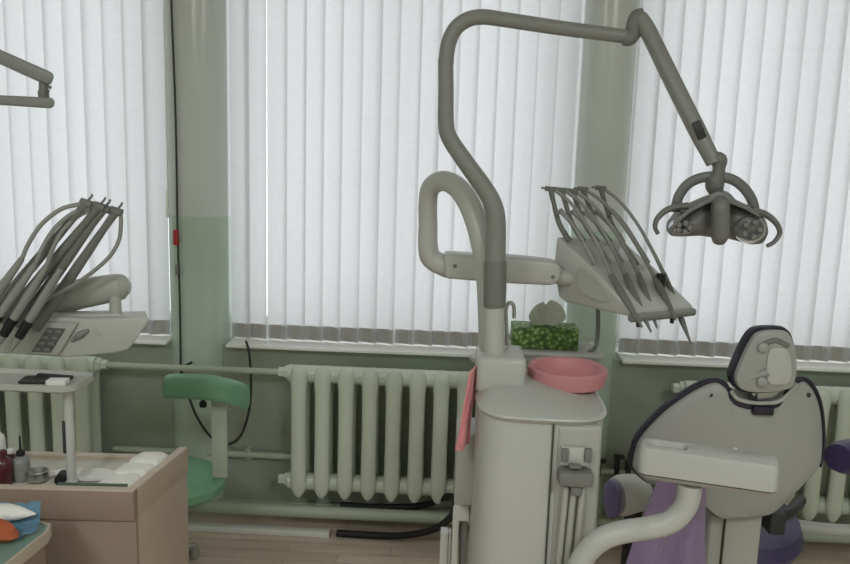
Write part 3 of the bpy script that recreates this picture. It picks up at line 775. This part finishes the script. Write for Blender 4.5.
# column, seat, base, armrest
b = BM(); c0, c1 = P(708, 530, CY + .05), P(762, 530, CY + .05)
zc = P(735, 500, CY + .02).z
box(b, ((c0.x + c1.x) / 2, CY + .11, zc / 2 + .05), (c1.x - c0.x, .12, zc - .1 + .1), bev=.012, seg=3); col = obj('lift_column', b, 'plastic2', chair)
b = BM(); box(b, (c0.x + .045, CY + .045, zc / 2 + .05), (.004, .012, zc - .1)); obj('column_seam', b, 'seam', col)
b = BM(); sc = V(((c0.x + c1.x) / 2 + .11, CY + .42, 0)); zse = P(775, 528, CY + .25).z
lathe(b, [(.16, zse - .12), (.24, zse - .10), (.265, zse - .05), (.25, zse - .01), (.18, zse), (0, zse + .002)], Matrix.Translation(sc), 36, .86, 1.2)
obj('seat_cushion', b, 'purple', chair)
b = BM(); lathe(b, [(.09, zse - .11), (.1, .12), (.13, .06), (.13, .0)], Matrix.Translation(sc), 28); obj('seat_pedestal', b, 'plastic2', chair)
b = BM(); box(b, (sc.x - .0, CY + .32, .03), (.28, .7, .06), bev=.02, seg=3); obj('base_plate', b, 'plastic2', chair)
b = BM(); a0, a1 = P(838, 458, CY + .14), P(890, 454, CY + .3)
tube(b, [a0, mix(a0, a1, .15), mix(a0, a1, .5), a1], [.046, .058, .066, .05], 18, 4, flat=.9); ar = obj('armrest', b, 'purple', chair)
b = BM(); tube(b, [a1 + V((-.02, 0, -.02)), V((a1.x, a1.y + .05, zse - .03)), V((sc.x + .1, sc.y, zse - .06))], .022, 12, 4); obj('armrest_support', b, 'plastic2', ar)
# hinge and dark linkage behind column
b = BM(); box(b, P(772, 518, CY + .12), (.05, .1, .07), bev=.01); tube(b, [P(765, 522, CY + .12), P(790, 512, CY + .2), P(800, 500, CY + .3)], .02, 10, 3); obj('linkage', b, 'dark', chair)

# assistant console in front of the chair
AY = 1.86
ac = thing('assistant_console', P(700, 480, AY), 'white box-shaped assistant console with sunken top on a curved tube arm', 'assistant console')
L0, R0 = P(638, 464, AY + .03), P(779, 484, AY - .06)
ax = (R0 - L0); axn = V((ax.x, ax.y, 0)).normalized(); pern = V((-axn.y, axn.x, 0))
zTop, zBot = P(642, 447, AY + .03).z, P(642, 481, AY + .03).z
tilt = ax.z / ax.length
b = BM()
dep = .085; n = 28
def aring(z, ins):
    cen = (L0 + R0) / 2; L = ax.length / 2 - ins; D = dep / 2 - ins; rc = .020
    pts = []
    for sx_, sy_, a0_ in ((1, 1, 0), (-1, 1, 90), (-1, -1, 180), (1, -1, 270)):
        for k in range(7):
            a = R(a0_ + 15 * k); pts.append((sx_ * (L - rc) + rc * math.cos(a), sy_ * (D - rc) + rc * math.sin(a)))
    return [V((cen.x, cen.y, 0)) + axn * u + pern * (v + dep / 2) + V((0, 0, z + tilt * u)) for u, v in pts]
zm = (L0.z + R0.z) / 2 - L0.z
zT, zB = zTop + zm, zBot + zm
loft(b, [aring(zB, .022), aring(zB + .004, .012), aring(zB + .018, .004), aring(zB + .02, .0), aring(zT - .014, .0), aring(zT - .004, .004), aring(zT, .012), aring(zT, .020), aring(zT - .012, .024)])
ah = obj('console_housing', b, 'plastic', ac)
b = BM(); loft(b, [aring(zB + .0165, .0015), aring(zB + .0195, .0015)]); obj('housing_seam', b, 'seam', ah)
b = BM()
cen = (L0 + R0) / 2 + pern * (dep / 2)
rotm = Matrix((axn, pern, V((0, 0, 1)))).transposed()
box(b, cen + axn * .045 + V((0, 0, zT - cen.z - .002 + tilt * .045)), (.19, .04, .010), rotm @ Euler((0, -math.asin(tilt), 0)).to_matrix(), .005); obj('tray_inset', b, 'plastic2', ac)
b = BM(); q = P(735, 451, AY + .06); lathe(b, [(.006, -.014), (.006, .006), (0, .01)], Matrix.Translation(q), 12); obj('white_knob', b, 'white', ac)
b = BM(); TY = AY + .04
tube(b, [P(690, 484, TY), P(688, 500, TY), P(681, 513, TY), P(668, 523, TY), P(648, 528, TY), P(622, 532, TY - .02), P(602, 539, TY - .03), P(588, 551, TY - .03), P(578, 568, TY - .03), P(572, 590, TY - .03), P(570, 640, TY - .02), V((P(570, 640, TY).x, TY - .02, .3)), V((P(570, 640, TY).x, TY - .02, .002))], [.03] + [.0285] * 12, 20, 6); obj('tube_arm', b, 'plastic', ac)

# lilac cloth hanging behind the tube arm
b = BM(); grid = []
cy_ = CY - .045
for j in range(19):
    f = j / 18; row = []
    py = 474 + 118 * f
    xa, xb = 660 - 42 * f, 706 + 1 * f
    for k in range(17):
        g = k / 16; q = P(xa + (xb - xa) * g, py, cy_)
        q.y += .016 * math.sin(g * 13 + f * 2.2) * (.25 + f) + .01 * math.sin(f * 4)
        row.append(q)
    grid.append(row)
sheet(b, grid, .004)
tag(obj('lilac_apron', b, 'cloth', loc=P(685, 470, cy_), ang=80), 'lilac cloth apron hanging below the assistant console in front of the column', 'apron')

# operator stool with round grey back pad
OY = 2.62
osx = P(632, 494, OY)
os_ = thing('operator_stool', (osx.x, OY, 0), 'operator stool with pale grey roll and purple pad, left of the chair back', 'stool')
b = BM(); mx = Matrix.Translation(P(616, 496, OY)) @ Euler((0, R(90), R(22))).to_matrix().to_4x4()
lathe(b, [(.03, -.005), (.062, .0), (.07, .02), (.069, .06), (.064, .09), (.052, .115), (.02, .127), (0, .129)], mx, 28); obj('grey_roll', b, 'white', os_)
b = BM(); mx = Matrix.Translation(P(612, 499, OY - .02)) @ Euler((0, R(90), R(10))).to_matrix().to_4x4()
lathe(b, [(0, -.025), (.04, -.022), (.062, -.012), (.068, .0), (.062, .012), (.03, .016)], mx, 28, 1.0, .8); obj('purple_pad', b, 'lilac', os_)
b = BM(); z0_ = P(632, 512, OY).z
lathe(b, [(.03, .1), (.03, z0_ + .02)], Matrix.Translation(V((osx.x + .01, OY, 0))), 16); obj('gas_column', b, 'dark', os_)
b = BM()
lathe(b, [(.06, .06), (.05, .1), (.03, .12)], Matrix.Translation(V((osx.x + .01, OY, 0))), 16)
for k in range(5):
    a = k * 1.2566 + .3; e = V((osx.x + .01 + .12 * math.cos(a), OY + .12 * math.sin(a), .05)); tube(b, [V((osx.x + .01, OY, .08)), e], [.02, .014], 10, 1)
    lathe(b, [(.0, -.05), (.02, -.045), (.024, -.025), (.02, -.005), (0, 0)], Matrix.Translation(e), 12)
obj('star_base', b, 'plastic2', os_)

# ------------------------------------------------------------------ green stool
GY = 2.86
gx = P(218, 440, GY).x
gs = thing('dental_stool', (gx, GY, 0), 'green vinyl stool with curved green back rest by the window wall', 'stool')
b = BM()
bk = [P(164, 387, GY - .10), P(172, 386, GY - .12), P(190, 386.5, GY - .14), P(212, 388, GY - .15), P(232, 392, GY - .12), P(244, 396, GY - .06), P(249, 399, GY - .02)]
def sweep_round(b, pts, hw, hh):
    path = smooth_path(pts, 5); rings = []
    for i, p in enumerate(path):
        u = i / (len(path) - 1); k = min(1, 3.2 * (min(u, 1 - u)) ** .6 + .35) if 0 < u < 1 else .35
        k = min(1.0, k)
        rings.append([p + V((0, hw * k * math.copysign(abs(math.cos(a)) ** .6, math.cos(a)), hh * k * math.copysign(abs(math.sin(a)) ** .6, math.sin(a)))) for a in [2 * math.pi * q / 20 for q in range(20)]])
    loft(b, rings)
sweep_round(b, bk, .035, .043); obj('back_rest', b, 'stool', gs)
b = BM(); zs_ = P(210, 470, GY).z; sx_ = P(168, 470, GY).x
zb_ = P(196, 490, GY).z
lathe(b, [(.06, zs_ - .10), (.16, zs_ - .09), (.188, zs_ - .065), (.19, zs_ - .035), (.17, zs_ - .006), (.11, zs_ + .008), (0, zs_ + .012)], Matrix.Translation(V((sx_, GY - .03, 0))), 36, 1.18, 1); obj('seat_cushion', b, 'stool', gs)
b = BM(); pt = P(224, 398, GY); 
prism(b, [V((pt.x - .028, GY + .12, zs_ - .09)), V((pt.x + .028, GY + .12, zs_ - .09)), V((pt.x + .026, GY - .06, pt.z)), V((pt.x - .026, GY - .06, pt.z))][:0] or [V((pt.x - .028, GY - .07, pt.z + .02)), V((pt.x + .028, GY - .07, pt.z + .02)), V((pt.x + .028, GY - .07, zs_ + .0)), V((pt.x - .028, GY - .07, zs_ + .0))], (0, .02, 0), .004)
obj('back_post', b, 'pipe', gs)
b = BM(); q = P(203, 404, GY - .1); lathe(b, [(.006, .0), (.006, .03)], Matrix.Translation(q), 10); lathe(b, [(.004, -.014), (.013, -.01), (.014, .004), (.008, .012)], Matrix.Translation(q), 14); obj('adjust_knob', b, 'black', gs)
b = BM(); lathe(b, [(.03, .1), (.026, zs_ - .1)], Matrix.Translation(V((sx_, GY - .03, 0))), 16); obj('gas_column', b, 'steel', gs)
b = BM(); lathe(b, [(.06, .06), (.05, .1), (.03, .12)], Matrix.Translation(V((sx_, GY - .03, 0))), 16)
for k in range(4):
    a = k * math.pi / 2 + math.pi / 4; e = V((sx_ + .11 * math.cos(a), GY - .03 + .11 * math.sin(a), .05)); tube(b, [V((sx_, GY - .03, .08)), e], [.02, .014], 10, 1)
    lathe(b, [(.0, -.05), (.02, -.045), (.024, -.025), (.02, -.005), (0, 0)], Matrix.Translation(e), 12)
obj('star_base', b, 'steel', gs)

# ------------------------------------------------------------------ cabinet desk on the left
ZD = .83
DA, DB = PZ(133, 491, ZD), PZ(187, 447, ZD)
du = V((DB.x - DA.x, DB.y - DA.y, 0)).normalized(); dv = PZ(0, 488, ZD) - DA; dv.z = 0; dv.normalize()     # du into depth, dv to the left
Ld = (DB - DA).length
desk = thing('counter_cabinet', (DA.x, DA.y, 0), 'beige laminate cabinet with raised edge boards and clutter on top', 'cabinet')
DR = Matrix((-dv, V((dv.y, -dv.x, 0)), V((0, 0, 1)))).transposed()
def dbox(b, u0, u1, v0, v1, z0, z1, bev=.002):      # u: depth, v: to the left
    o = V((DA.x, DA.y, z0)); q = [o + du * u + dv * v for u, v in ((u0, v0), (u1, v0), (u1, v1), (u0, v1))]
    prism(b, q, (0, 0, z1 - z0), bev)
WD = 1.15
b = BM(); dbox(b, .0201, Ld, 0, .02, 0, ZD - .004); sp = obj('side_panel', b, 'laminate', desk)
b = BM(); dbox(b, 0, Ld, 0, .02, ZD - .004, ZD, .0008); obj('edge_band', b, 'edge', sp)
b = BM(); dbox(b, .0201, Ld, -.0022, .001, ZD - .07, ZD - .002, .001); obj('side_rail', b, 'laminate', sp)
b = BM(); dbox(b, .0, .02, .0, WD, ZD - .075, ZD - .003); fp = obj('front_rail', b, 'laminate_dark', desk)
b = BM(); dbox(b, .0, .02, .0, WD, ZD - .003, ZD + .001, .0006); obj('edge_band', b, 'edge', fp)
b = BM(); dbox(b, .008, .02, .0, WD, .05, ZD - .0752); obj('front_panel', b, 'laminate_dark', desk)
b = BM(); dbox(b, .02, Ld, .021, WD, ZD - .05, ZD - .03); obj('desk_top', b, 'desktop', desk)
b = BM(); dbox(b, Ld - .02, Ld, .021, WD, .02, ZD - .026); bp = obj('back_panel', b, 'laminate', desk)
b = BM(); dbox(b, Ld - .02, Ld, .021, WD, ZD - .026, ZD - .022, .0006); obj('edge_band', b, 'edge', bp)
ZDT = ZD - .03
def dpt(px, py, z=ZDT): return PZ(px, py, z)
# paper towels heap
pt0 = [((166, 462), .085, .03), ((153, 469), .085, .02), ((140, 478), .085, .011)]
for i, ((px, py), wd, hh) in enumerate(pt0):
    b = BM(); c = dpt(px - 17, py + 4)
    grid = []
    for j in range(9):
        row = []
        for k in range(9):
            f, g = j / 8 - .5, k / 8 - .5
            z = ZDT + .004 + hh * max(0, (1 - (2.0 * f) ** 2) * (1 - (2.0 * g) ** 2)) ** .45 + .003 * math.sin(f * 14 + i) * math.sin(g * 11)
            row.append(V((c.x, c.y, 0)) + dv * (g * wd * 1.2) + du * (f * .09) + V((0, 0, z)))
        grid.append(row)
    t = bmesh.new(); vs = [[t.verts.new(p) for p in r] for r in grid]
    for a_, c_ in zip(vs, vs[1:]):
        for k in range(8): t.faces.new((a_[k], a_[k + 1], c_[k + 1], c_[k]))
    bot = [[t.verts.new(V((p.x, p.y, ZDT + .001))) for p in r] for r in grid]
    for a_, c_ in zip(bot, bot[1:]):
        for k in range(8): t.faces.new((a_[k], c_[k], c_[k + 1], a_[k + 1]))
    rim = [(0, k) for k in range(8)] + [(k, 8) for k in range(8)] + [(8, 8 - k) for k in range(8)] + [(8 - k, 0) for k in range(8)]
    for (i1, j1), (i2, j2) in zip(rim, rim[1:] + rim[:1]): t.faces.new((vs[i1][j1], vs[i2][j2], bot[i2][j2], bot[i1][j1]))
    merge(b, t)
    tag(obj('paper_towel', b, 'paper', loc=(c.x, c.y, ZDT), ang=60), ['tallest white paper towel pile at the far corner of the cabinet', 'middle white paper towel pile on the cabinet', 'lowest flat white paper towel nearest the cabinet front'][i], 'paper towel', 'paper towels on the cabinet')
# green mat strip
b = BM(); dbox(b, .0215, .036, .03, .19, ZDT, ZD + .002, .001)
tag(obj('green_board', b, 'dkgreen', loc=DA), 'thin dark green strip of board just behind the front rail of the cabinet', 'board')
# instrument stand with tray on a pole
q = dpt(72, 484)
ist = thing('tray_stand', (q.x, q.y, ZDT), 'rounded instrument tray on a white pole standing on the cabinet', 'tray stand')
ztr = P(72, 381, q.y).z
b = BM(); tube(b, [V((q.x, q.y, ZDT)), V((q.x, q.y, ztr - .012))], .0115, 16, 1); lathe(b, [(.015, 0), (.015, .008), (.0115, .012)], Matrix.Translation(V((q.x, q.y, ZDT))), 20); pl = obj('pole', b, 'plastic', ist)
b = BM(); z1_, z2_ = P(70, 452, q.y).z, P(70, 420, q.y).z; box(b, (q.x - .009, q.y - .006, (z1_ + z2_) / 2), (.008, .012, z2_ - z1_), bev=.002); obj('pole_slot', b, 'dark', pl)
b = BM(); tw = .36
tcx = P(84, 381, q.y).x - tw / 2 + .005
def rr(cx, cy, w, d, rc, z):
    pts = []
    for sx, sy, a0 in ((1, 1, 0), (-1, 1, 90), (-1, -1, 180), (1, -1, 270)):
        for k in range(6): a = R(a0 + 18 * k); pts.append(V((cx + sx * (w / 2 - rc) + rc * math.cos(a), cy + sy * (d / 2 - rc) + rc * math.sin(a), z)))
    return pts
td = .13
loft(b, [rr(tcx, q.y, tw - .02, td - .02, .03, ztr - .014), rr(tcx, q.y, tw, td, .035, ztr - .008), rr(tcx, q.y, tw, td, .035, ztr + .006), rr(tcx, q.y, tw - .012, td - .012, .03, ztr + .006), rr(tcx, q.y, tw - .02, td - .02, .03, ztr - .004)])
obj('tray', b, 'plastic2', ist)
b = BM(); c = V((P(44, 382, q.y).x, q.y, ztr)); box(b, c + V((.0, 0, .001)), (.10, .05, .006), Euler((0, 0, .15)).to_matrix(), .002); box(b, c + V((.02, .014, .006)), (.09, .012, .008), Euler((0, 0, -.1)).to_matrix(), .002)
tag(obj('instrument_case', b, 'dark', loc=c), 'flat dark instrument case lying on the rounded tray', 'instrument case')
b = BM(); c = V((P(62, 383, q.y).x, q.y - .02, ztr)); box(b, c + V((0, 0, .003)), (.045, .03, .012), Euler((0, 0, .1)).to_matrix(), .001)
tag(obj('paper_card', b, 'paper', loc=c), 'small white paper card on the rounded tray beside the dark case', 'card')
# bits on the desk
def bottle(px, py, r, h, m, capm, label, cat='bottle', name='bottle', spike=False):
    c = dpt(px, py); t = thing(name, (c.x, c.y, ZDT), label, cat)
    b = BM(); lathe(b, [(r * .9, 0), (r, .004), (r, h * .62), (r * .85, h * .72), (r * .42, h * .8), (r * .42, h * .86)], Matrix.Translation(V((c.x, c.y, ZDT + .001))), 18); obj('bottle_body', b, m, t)
    b = BM(); lathe(b, [(r * .5, h * .84), (r * .5, h * .97), (r * .35, h)] + ([(r * .14, h * 1.05), (r * .1, h * 1.5)] if spike else []), Matrix.Translation(V((c.x, c.y, ZDT + .001))), 14); obj('cap', b, capm, t)
bottle(4, 484, .022, .085, 'maroon', 'maroon', 'dark maroon bottle at the left end of the cabinet top')
bottle(22, 480, .02, .075, 'lamp', 'black', 'pale bottle with a tall black dropper cap on the cabinet', spike=True)
bottle(12, 476, .018, .07, 'maroon', 'white', 'small maroon bottle with white cap behind the dropper bottle')
bottle(-2, 472, .022, .13, 'white', 'white', 'tall white bottle cut by the left picture edge')
c = dpt(38, 481); b = BM(); lathe(b, [(.018, 0), (.026, .004), (.027, .026), (.024, .026), (.02, .008), (0, .007)], Matrix.Translation(V((c.x, c.y, ZDT + .001))), 22)
tag(obj('steel_cup', b, 'steel', loc=c), 'low grey metal cup on the cabinet between bottles and pole', 'cup')
c = dpt(62, 483); b = BM(); mx = Matrix.Translation(V((c.x, c.y, ZDT + .014))) @ Euler((R(90), 0, .2)).to_matrix().to_4x4(); lathe(b, [(.012, -.02), (.013, -.016), (.013, .016), (.012, .02)], mx, 18)
tag(obj('black_roll', b, 'black', loc=c), 'small black roll lying at the foot of the white pole', 'roll')
c = dpt(50, 476); b = BM(); box(b, V((c.x, c.y, ZDT + .006)), (.07, .022, .01), DR @ Euler((0, 0, .5)).to_matrix(), .003)
tag(obj('white_packet', b, 'paper', loc=c), 'narrow white packet lying aslant left of the white pole', 'packet')
c = dpt(92, 478); b = BM(); lathe(b, [(.03, 0), (.045, .004), (.048, .012), (.044, .012), (.02, .005), (0, .005)], Matrix.Translation(V((c.x, c.y, ZDT + .001))), 26, 1.2, .7)
tag(obj('white_dish', b, 'white', loc=c), 'shallow white dish on the cabinet right of the pole', 'dish')

# ------------------------------------------------------------------ teal table in the near left corner
ZT2 = .80
tA, tB = PZ(57, 524, ZT2), PZ(6, 564, ZT2)
tt = thing('teal_table', (tB.x - .2, tB.y - .0, 0), 'teal topped table with pale edge in the near left corner', 'table')
far = PZ(46, 519, ZT2)
te = (tB - tA); te.z = 0; ten = te.normalized(); pin = V((ten.y, -ten.x, 0)); pin = pin if pin.x < 0 else -pin
C0 = V((tA.x, tA.y, 0))
outl = [C0 + ten * .04, C0 + ten * .9, C0 + ten * .9 + pin * .52, C0 + pin * .52, C0 + pin * .05, C0 + pin * .012 + ten * .008]
b = BM(); prism(b, [V((p.x, p.y, ZT2 - .024)) for p in outl], (0, 0, .0245), .0025); obj('table_top', b, 'teal', tt)
b = BM()
path = [C0 + ten * .9, C0 + ten * .04, C0 + pin * .012 + ten * .008, C0 + pin * .05, C0 + pin * .52]
for p, q_ in zip(path, path[1:]):
    mid = (p + q_) / 2; d = (q_ - p); rot = Matrix.Rotation(math.atan2(d.y, d.x), 3, 'Z'); box(b, V((mid.x, mid.y, ZT2 - .011)), (d.length + .003, .006, .0275), rot, .001)
obj('table_edge', b, 'edge', tt)
b = BM(); mid = C0 + ten * .47 + pin * .012; box(b, V((mid.x, mid.y, (ZT2 - .024) / 2)), (.86, .018, ZT2 - .026), Matrix.Rotation(math.atan2(ten.y, ten.x), 3, 'Z'), .002); obj('side_panel', b, 'laminate_dark', tt)
b = BM(); mid = C0 + ten * .04 + pin * .3; box(b, V((mid.x, mid.y, (ZT2 - .024) / 2)), (.018, .55, ZT2 - .026), Matrix.Rotation(math.atan2(ten.y, ten.x), 3, 'Z'), .002); obj('end_panel', b, 'laminate_dark', tt)
# blue sheet with white pack and orange piece
grid = []
cs = [PZ(47, 510, ZT2), PZ(44, 496, ZT2), PZ(-30, 494, ZT2), PZ(-34, 541, ZT2), PZ(30, 533, ZT2)]
a0_, a1_, a2_, a3_ = PZ(42, 522, ZT2), PZ(-24, 519, ZT2), PZ(-30, 552, ZT2), PZ(38, 536, ZT2)
for j in range(11):
    f = j / 10; row = []
    for k in range(15):
        g = k / 14; p = mix(mix(a0_, a1_, g), mix(a3_, a2_, g), f); lift = (.034 * math.exp(-(f * 4.5) ** 2) + .008 * math.exp(-(g * 7) ** 2) + .006 * math.sin(g * 15 + f * 5) ** 2) 
        row.append(p + V((0, 0, .0035 + lift)))
    grid.append(row)
b = BM(); sheet(b, grid, .002)
tag(obj('blue_sheet', b, 'blue', loc=mix(a0_, a2_, .5), ang=60), 'crumpled blue paper sheet on the teal table', 'paper sheet')
b = BM(); c = PZ(12, 519, ZT2 + .02); ringsp = []
for k, (u, w, h) in enumerate(((-.075, .02, .01), (-.055, .03, .017), (-.01, .03, .018), (.018, .022, .013), (.04, .010, .006), (.052, .003, .002))):
    ringsp.append([V((c.x + u, c.y + w * math.cos(2 * math.pi * q_ / 16) * .8, ZT2 + .034 + h * math.sin(2 * math.pi * q_ / 16) - .00 * u)) for q_ in range(16)])
loft(b, ringsp); wp = tag(obj('white_pouch', b, 'paper', loc=c), 'pointed white pouch lying on the blue sheet', 'pouch')
b = BM(); c = PZ(1, 531, ZT2 + .02); lathe(b, [(0, -.018), (.025, -.014), (.034, 0), (.025, .014), (0, .018)], Matrix.Translation(V((c.x, c.y - .01, ZT2 + .027))) @ Euler((.2, .3, 0)).to_matrix().to_4x4(), 20, 1.3, .7)
tag(obj('orange_mould', b, 'orange', loc=c), 'orange lump beside the white pouch on the blue sheet', 'mould')

# ------------------------------------------------------------------ left console (second work place)
KY = 2.15
lc = thing('delivery_console', (P(-60, 340, KY).x, KY + .1, 0), 'white instrument console with dark keypad at the left picture edge', 'instrument console', 'instrument consoles')
b = BM()
prism(b, [P(x, y, KY) for x, y in ((-70, 318), (60, 318), (92, 319), (148, 317), (149, 322), (137, 339), (129, 350), (118, 353), (70, 358), (40, 356), (-70, 350))], (-.04, .085, 0), .012, 3); kb = obj('console_body', b, 'plastic', lc)
b = BM(); prism(b, [P(x, y, KY - .012) for x, y in ((40, 322), (78, 323), (58, 356), (22, 354))], (0, .02, 0), .006, 2); kp = obj('control_panel', b, 'plastic2', kb)
b = BM(); prism(b, [P(x, y, KY - .016) for x, y in ((47, 328), (65, 329), (50, 353), (31, 352))], (0, .01, 0), .002, 2); obj('keypad', b, 'keypad', kb)
b = BM()
for r_ in range(4):
    for c_ in range(2):
        u, v_ = (r_ + .5) / 4, (c_ + .5) / 2
        px = (47 * (1 - u) + 31 * u) * (1 - v_) + (65 * (1 - u) + 50 * u) * v_; py = (328 * (1 - u) + 352 * u) * (1 - v_) + (329 * (1 - u) + 353 * u) * v_
        box(b, P(px, py, KY - .017), (.016, .006, .010), bev=.0015)
obj('key', b, 'grip', kb)
b = BM(); c = P(80, 335, KY - .001); tube(b, [P(72, 341, KY - .001), P(80, 335, KY - .001), P(89, 330, KY - .001)], [.007, .016, .007], 14, 5, flat=.7); obj('grip_recess_shade', b, 'lamp', kb)  # darker grey lump in place of the shade inside the hand hold
b = BM(); tube(b, [P(93, 328, KY - .004), P(97, 331, KY - .004), P(100, 336, KY - .004)], .0035, 8, 4); obj('grip_highlight_rim', b, 'plastic', kb)
b = BM(); tube(b, [P(-60, 304, KY + .12), P(40, 302, KY + .12), P(80, 294, KY + .1), P(113, 288, KY + .08), P(123, 287, KY + .08), P(129, 287, KY + .08)], [.05, .048, .044, .040, .036, .018], 22, 5); obj('support_roll', b, 'plastic2', lc)
b = BM(); tube(b, [P(115, 296, KY + .06), P(116, 322, KY + .05)], [.016, .018], 14, 1); obj('roll_post', b, 'plastic2', lc)
b = BM(); prism(b, [P(x, y, KY + .03) for x, y in ((46, 315), (121, 313.5), (121, 320), (46, 322))], (-.02, .05, 0), .006, 2); obj('top_plate', b, 'plastic', lc)
sx0 = P(-62, 350, KY).x
b = BM(); lathe(b, [(.2, .0), (.2, .04), (.06, .07), (.05, .1), (.05, P(-62, 340, KY).z)], Matrix.Translation(V((sx0, KY + .15, 0))), 24); obj('floor_post', b, 'plastic2', lc)
hl = [(86, 204), (99, 207), (104, 209), (116, 212)]
tl = [(-14, 340), (-2, 345), (4, 338), (8, 334)]
nl = ['leftmost of the grey handpieces raised at the left picture edge', 'second grey handpiece from the left on the keypad console', 'third grey handpiece from the left on the keypad console', 'rightmost handpiece on the keypad console, with the wide hose loop']
for i in range(4):
    hx, hy = hl[i]; yy = KY - .05 + .01 * i
    lo_ = [(-10, 316), (4, 322), (20, 326), (36, 328)][i]
    root = P(lo_[0], lo_[1], yy + .01); hd = P(hx, hy, yy)
    w = BM()
    tube(w, [root, mix(root, hd, .5) + V((.0, 0, .002)), mix(root, hd, .85) + V((.0, 0, .002)), hd], [.016, .014, .010, .011], 12, 6)
    tube(w, [hd + V((-.014, 0, .006)), hd + V((.016, 0, -.003))], .011, 10, 2)
    tube(w, [hd + V((.0, 0, .004)), hd + V((.014, 0, .018)), hd + V((.018, 0, .026))], .0032, 8, 2)
    obj('whip_arm', w, 'grip', lc)
    tip = P(lo_[0] - 26, lo_[1] + 24, yy - .06); h = thing('dental_handpiece', tip, nl[i], 'dental handpiece', 'handpieces on the keypad console')
    g1 = mix(root, hd, .52) + V((-.02, -.05, .006))
    b = BM(); tube(b, [g1, mix(g1, tip, .3), mix(g1, tip, .6), mix(g1, tip, .85), tip], [.008, .012, .0125, .010, .004], 12, 3); obj('handle', b, 'hosegrey', h)
    b = BM(); tube(b, [mix(g1, tip, .62), mix(g1, tip, .82)], .0128, 12, 1); obj('black_band', b, 'black', h)
    b = BM(); st = hd + V((-.012, -.004, 0))
    if i == 3: tube(b, [hd + V((.012, 0, -.002)), P(121, 222, yy), P(119, 240, yy), P(110, 256, yy), P(95, 270, yy), P(78, 282, yy), P(60, 292, yy - .01), P(36, 306, yy - .02)], .0055, 10, 6)
    else: tube(b, [st, mix(st, g1, .18) + V((-.022, -.004, .012)), mix(st, g1, .45) + V((-.03, -.006, .012)), mix(st, g1, .75) + V((-.018, -.004, .006)), g1], .0058, 10, 6)
    obj('hose', b, 'hosegrey', h)

# left lamp arm
AYL = 2.0
la = thing('lamp_arm', (P(-80, 60, AYL).x, AYL, 0), 'grey parallel lamp arm reaching in at the top left corner', 'lamp arm')
b = BM(); prism(b, [P(x, y, AYL) for x, y in ((-90, 7), (0, 49), (45, 69), (53.5, 73), (54, 79), (50, 85), (44, 83), (0, 63), (-90, 24))], (-.028, .05, 0), .008, 3); obj('upper_beam', b, 'lamp', la)
b = BM(); prism(b, [P(x, y, AYL) for x, y in ((-90, 91), (0, 95), (52, 97.5), (55, 101), (54, 107), (50, 108), (0, 104.5), (-90, 101))], (-.025, .045, 0), .005, 3); obj('lower_beam', b, 'lamp', la)
b = BM(); tube(b, [P(43.5, 82, AYL + .022), P(43.5, 99, AYL + .022)], .011, 14, 1); tube(b, [P(40, 94, AYL + .022), P(47, 94, AYL + .022)], .012, 12, 1)
tube(b, [P(47, 86.5, AYL + .02), P(51, 87.5, AYL + .02)], .004, 8, 1); tube(b, [P(46, 91, AYL + .02), P(49, 91, AYL + .02)], .004, 8, 1); obj('pivot_pin', b, 'grip', la)
b = BM(); px_ = P(-88, 60, AYL).x; box(b, (px_, AYL + .025, (P(-88, 10, AYL).z + P(-88, 98, AYL).z) / 2), (.05, .06, .3), bev=.01)
tube(b, [V((px_, AYL + .025, P(-88, 60, AYL).z)), V((px_, AYL + .025, ZC))], .025, 16, 1); obj('ceiling_post', b, 'lamp', la)

# ------------------------------------------------------------------ added fill lights at the ceiling, out of view
M['diffuser'] = mat('fill_diffuser', srgb(240, 240, 236), .6)
lm = M['diffuser'].node_tree.nodes['Principled BSDF']; lm.inputs['Emission Color'].default_value = (1, .97, .9, 1); lm.inputs['Emission Strength'].default_value = 1.2
FILL_W = 42  # power of the fixtures added to brighten the room side
for i, (x, y) in enumerate(((-1.3, -.9), (1.3, -.9))):
    t = thing('fill_light', (x, y, ZC), ['added fill light overhead on the left, behind the viewer', 'added fill light overhead on the right, behind the viewer'][i], 'fill light', 'added fill lights')
    b = BM(); box(b, (x, y, ZC - .03), (.62, 1.24, .06), bev=.005); obj('fill_frame', b, 'white', t)
    b = BM(); box(b, (x, y, ZC - .062), (.56, 1.18, .008)); obj('fill_diffuser', b, M['diffuser'], t)
    ld = bpy.data.lights.new('fill_lamp', 'AREA'); ld.shape = 'RECTANGLE'; ld.size = .56; ld.size_y = 1.18; ld.energy = FILL_W; ld.color = (.93, .965, 1)
    lo = bpy.data.objects.new('fill_lamp', ld); COL.objects.link(lo); lo.location = (x, y, ZC - .075)

# daylight
w = bpy.data.worlds.new('sky'); S.world = w; w.use_nodes = True
bg = w.node_tree.nodes['Background']; bg.inputs[0].default_value = (.985, .985, 1.0, 1); bg.inputs[1].default_value = 1.66
w.cycles.sampling_method = 'AUTOMATIC'
for x0, x1 in OPEN:
    ld = bpy.data.lights.new('window_portal', 'AREA'); ld.shape = 'RECTANGLE'; ld.size = x1 - x0; ld.size_y = ZT - ZS; ld.cycles.is_portal = True
    lo = bpy.data.objects.new('window_portal', ld); COL.objects.link(lo); lo.location = ((x0 + x1) / 2, YW + .33, (ZS + ZT) / 2); lo.rotation_euler = (R(-90), 0, 0)
S.cycles.max_bounces = 10; S.cycles.diffuse_bounces = 6; S.cycles.glossy_bounces = 4; S.cycles.transparent_max_bounces = 12
S.cycles.sample_clamp_indirect = 6
S.cycles.use_denoising = True
vs = S.view_settings; vs.view_transform = 'Standard'; vs.look = 'None'; vs.gamma = 1; vs.use_curve_mapping = False; vs.exposure = 0
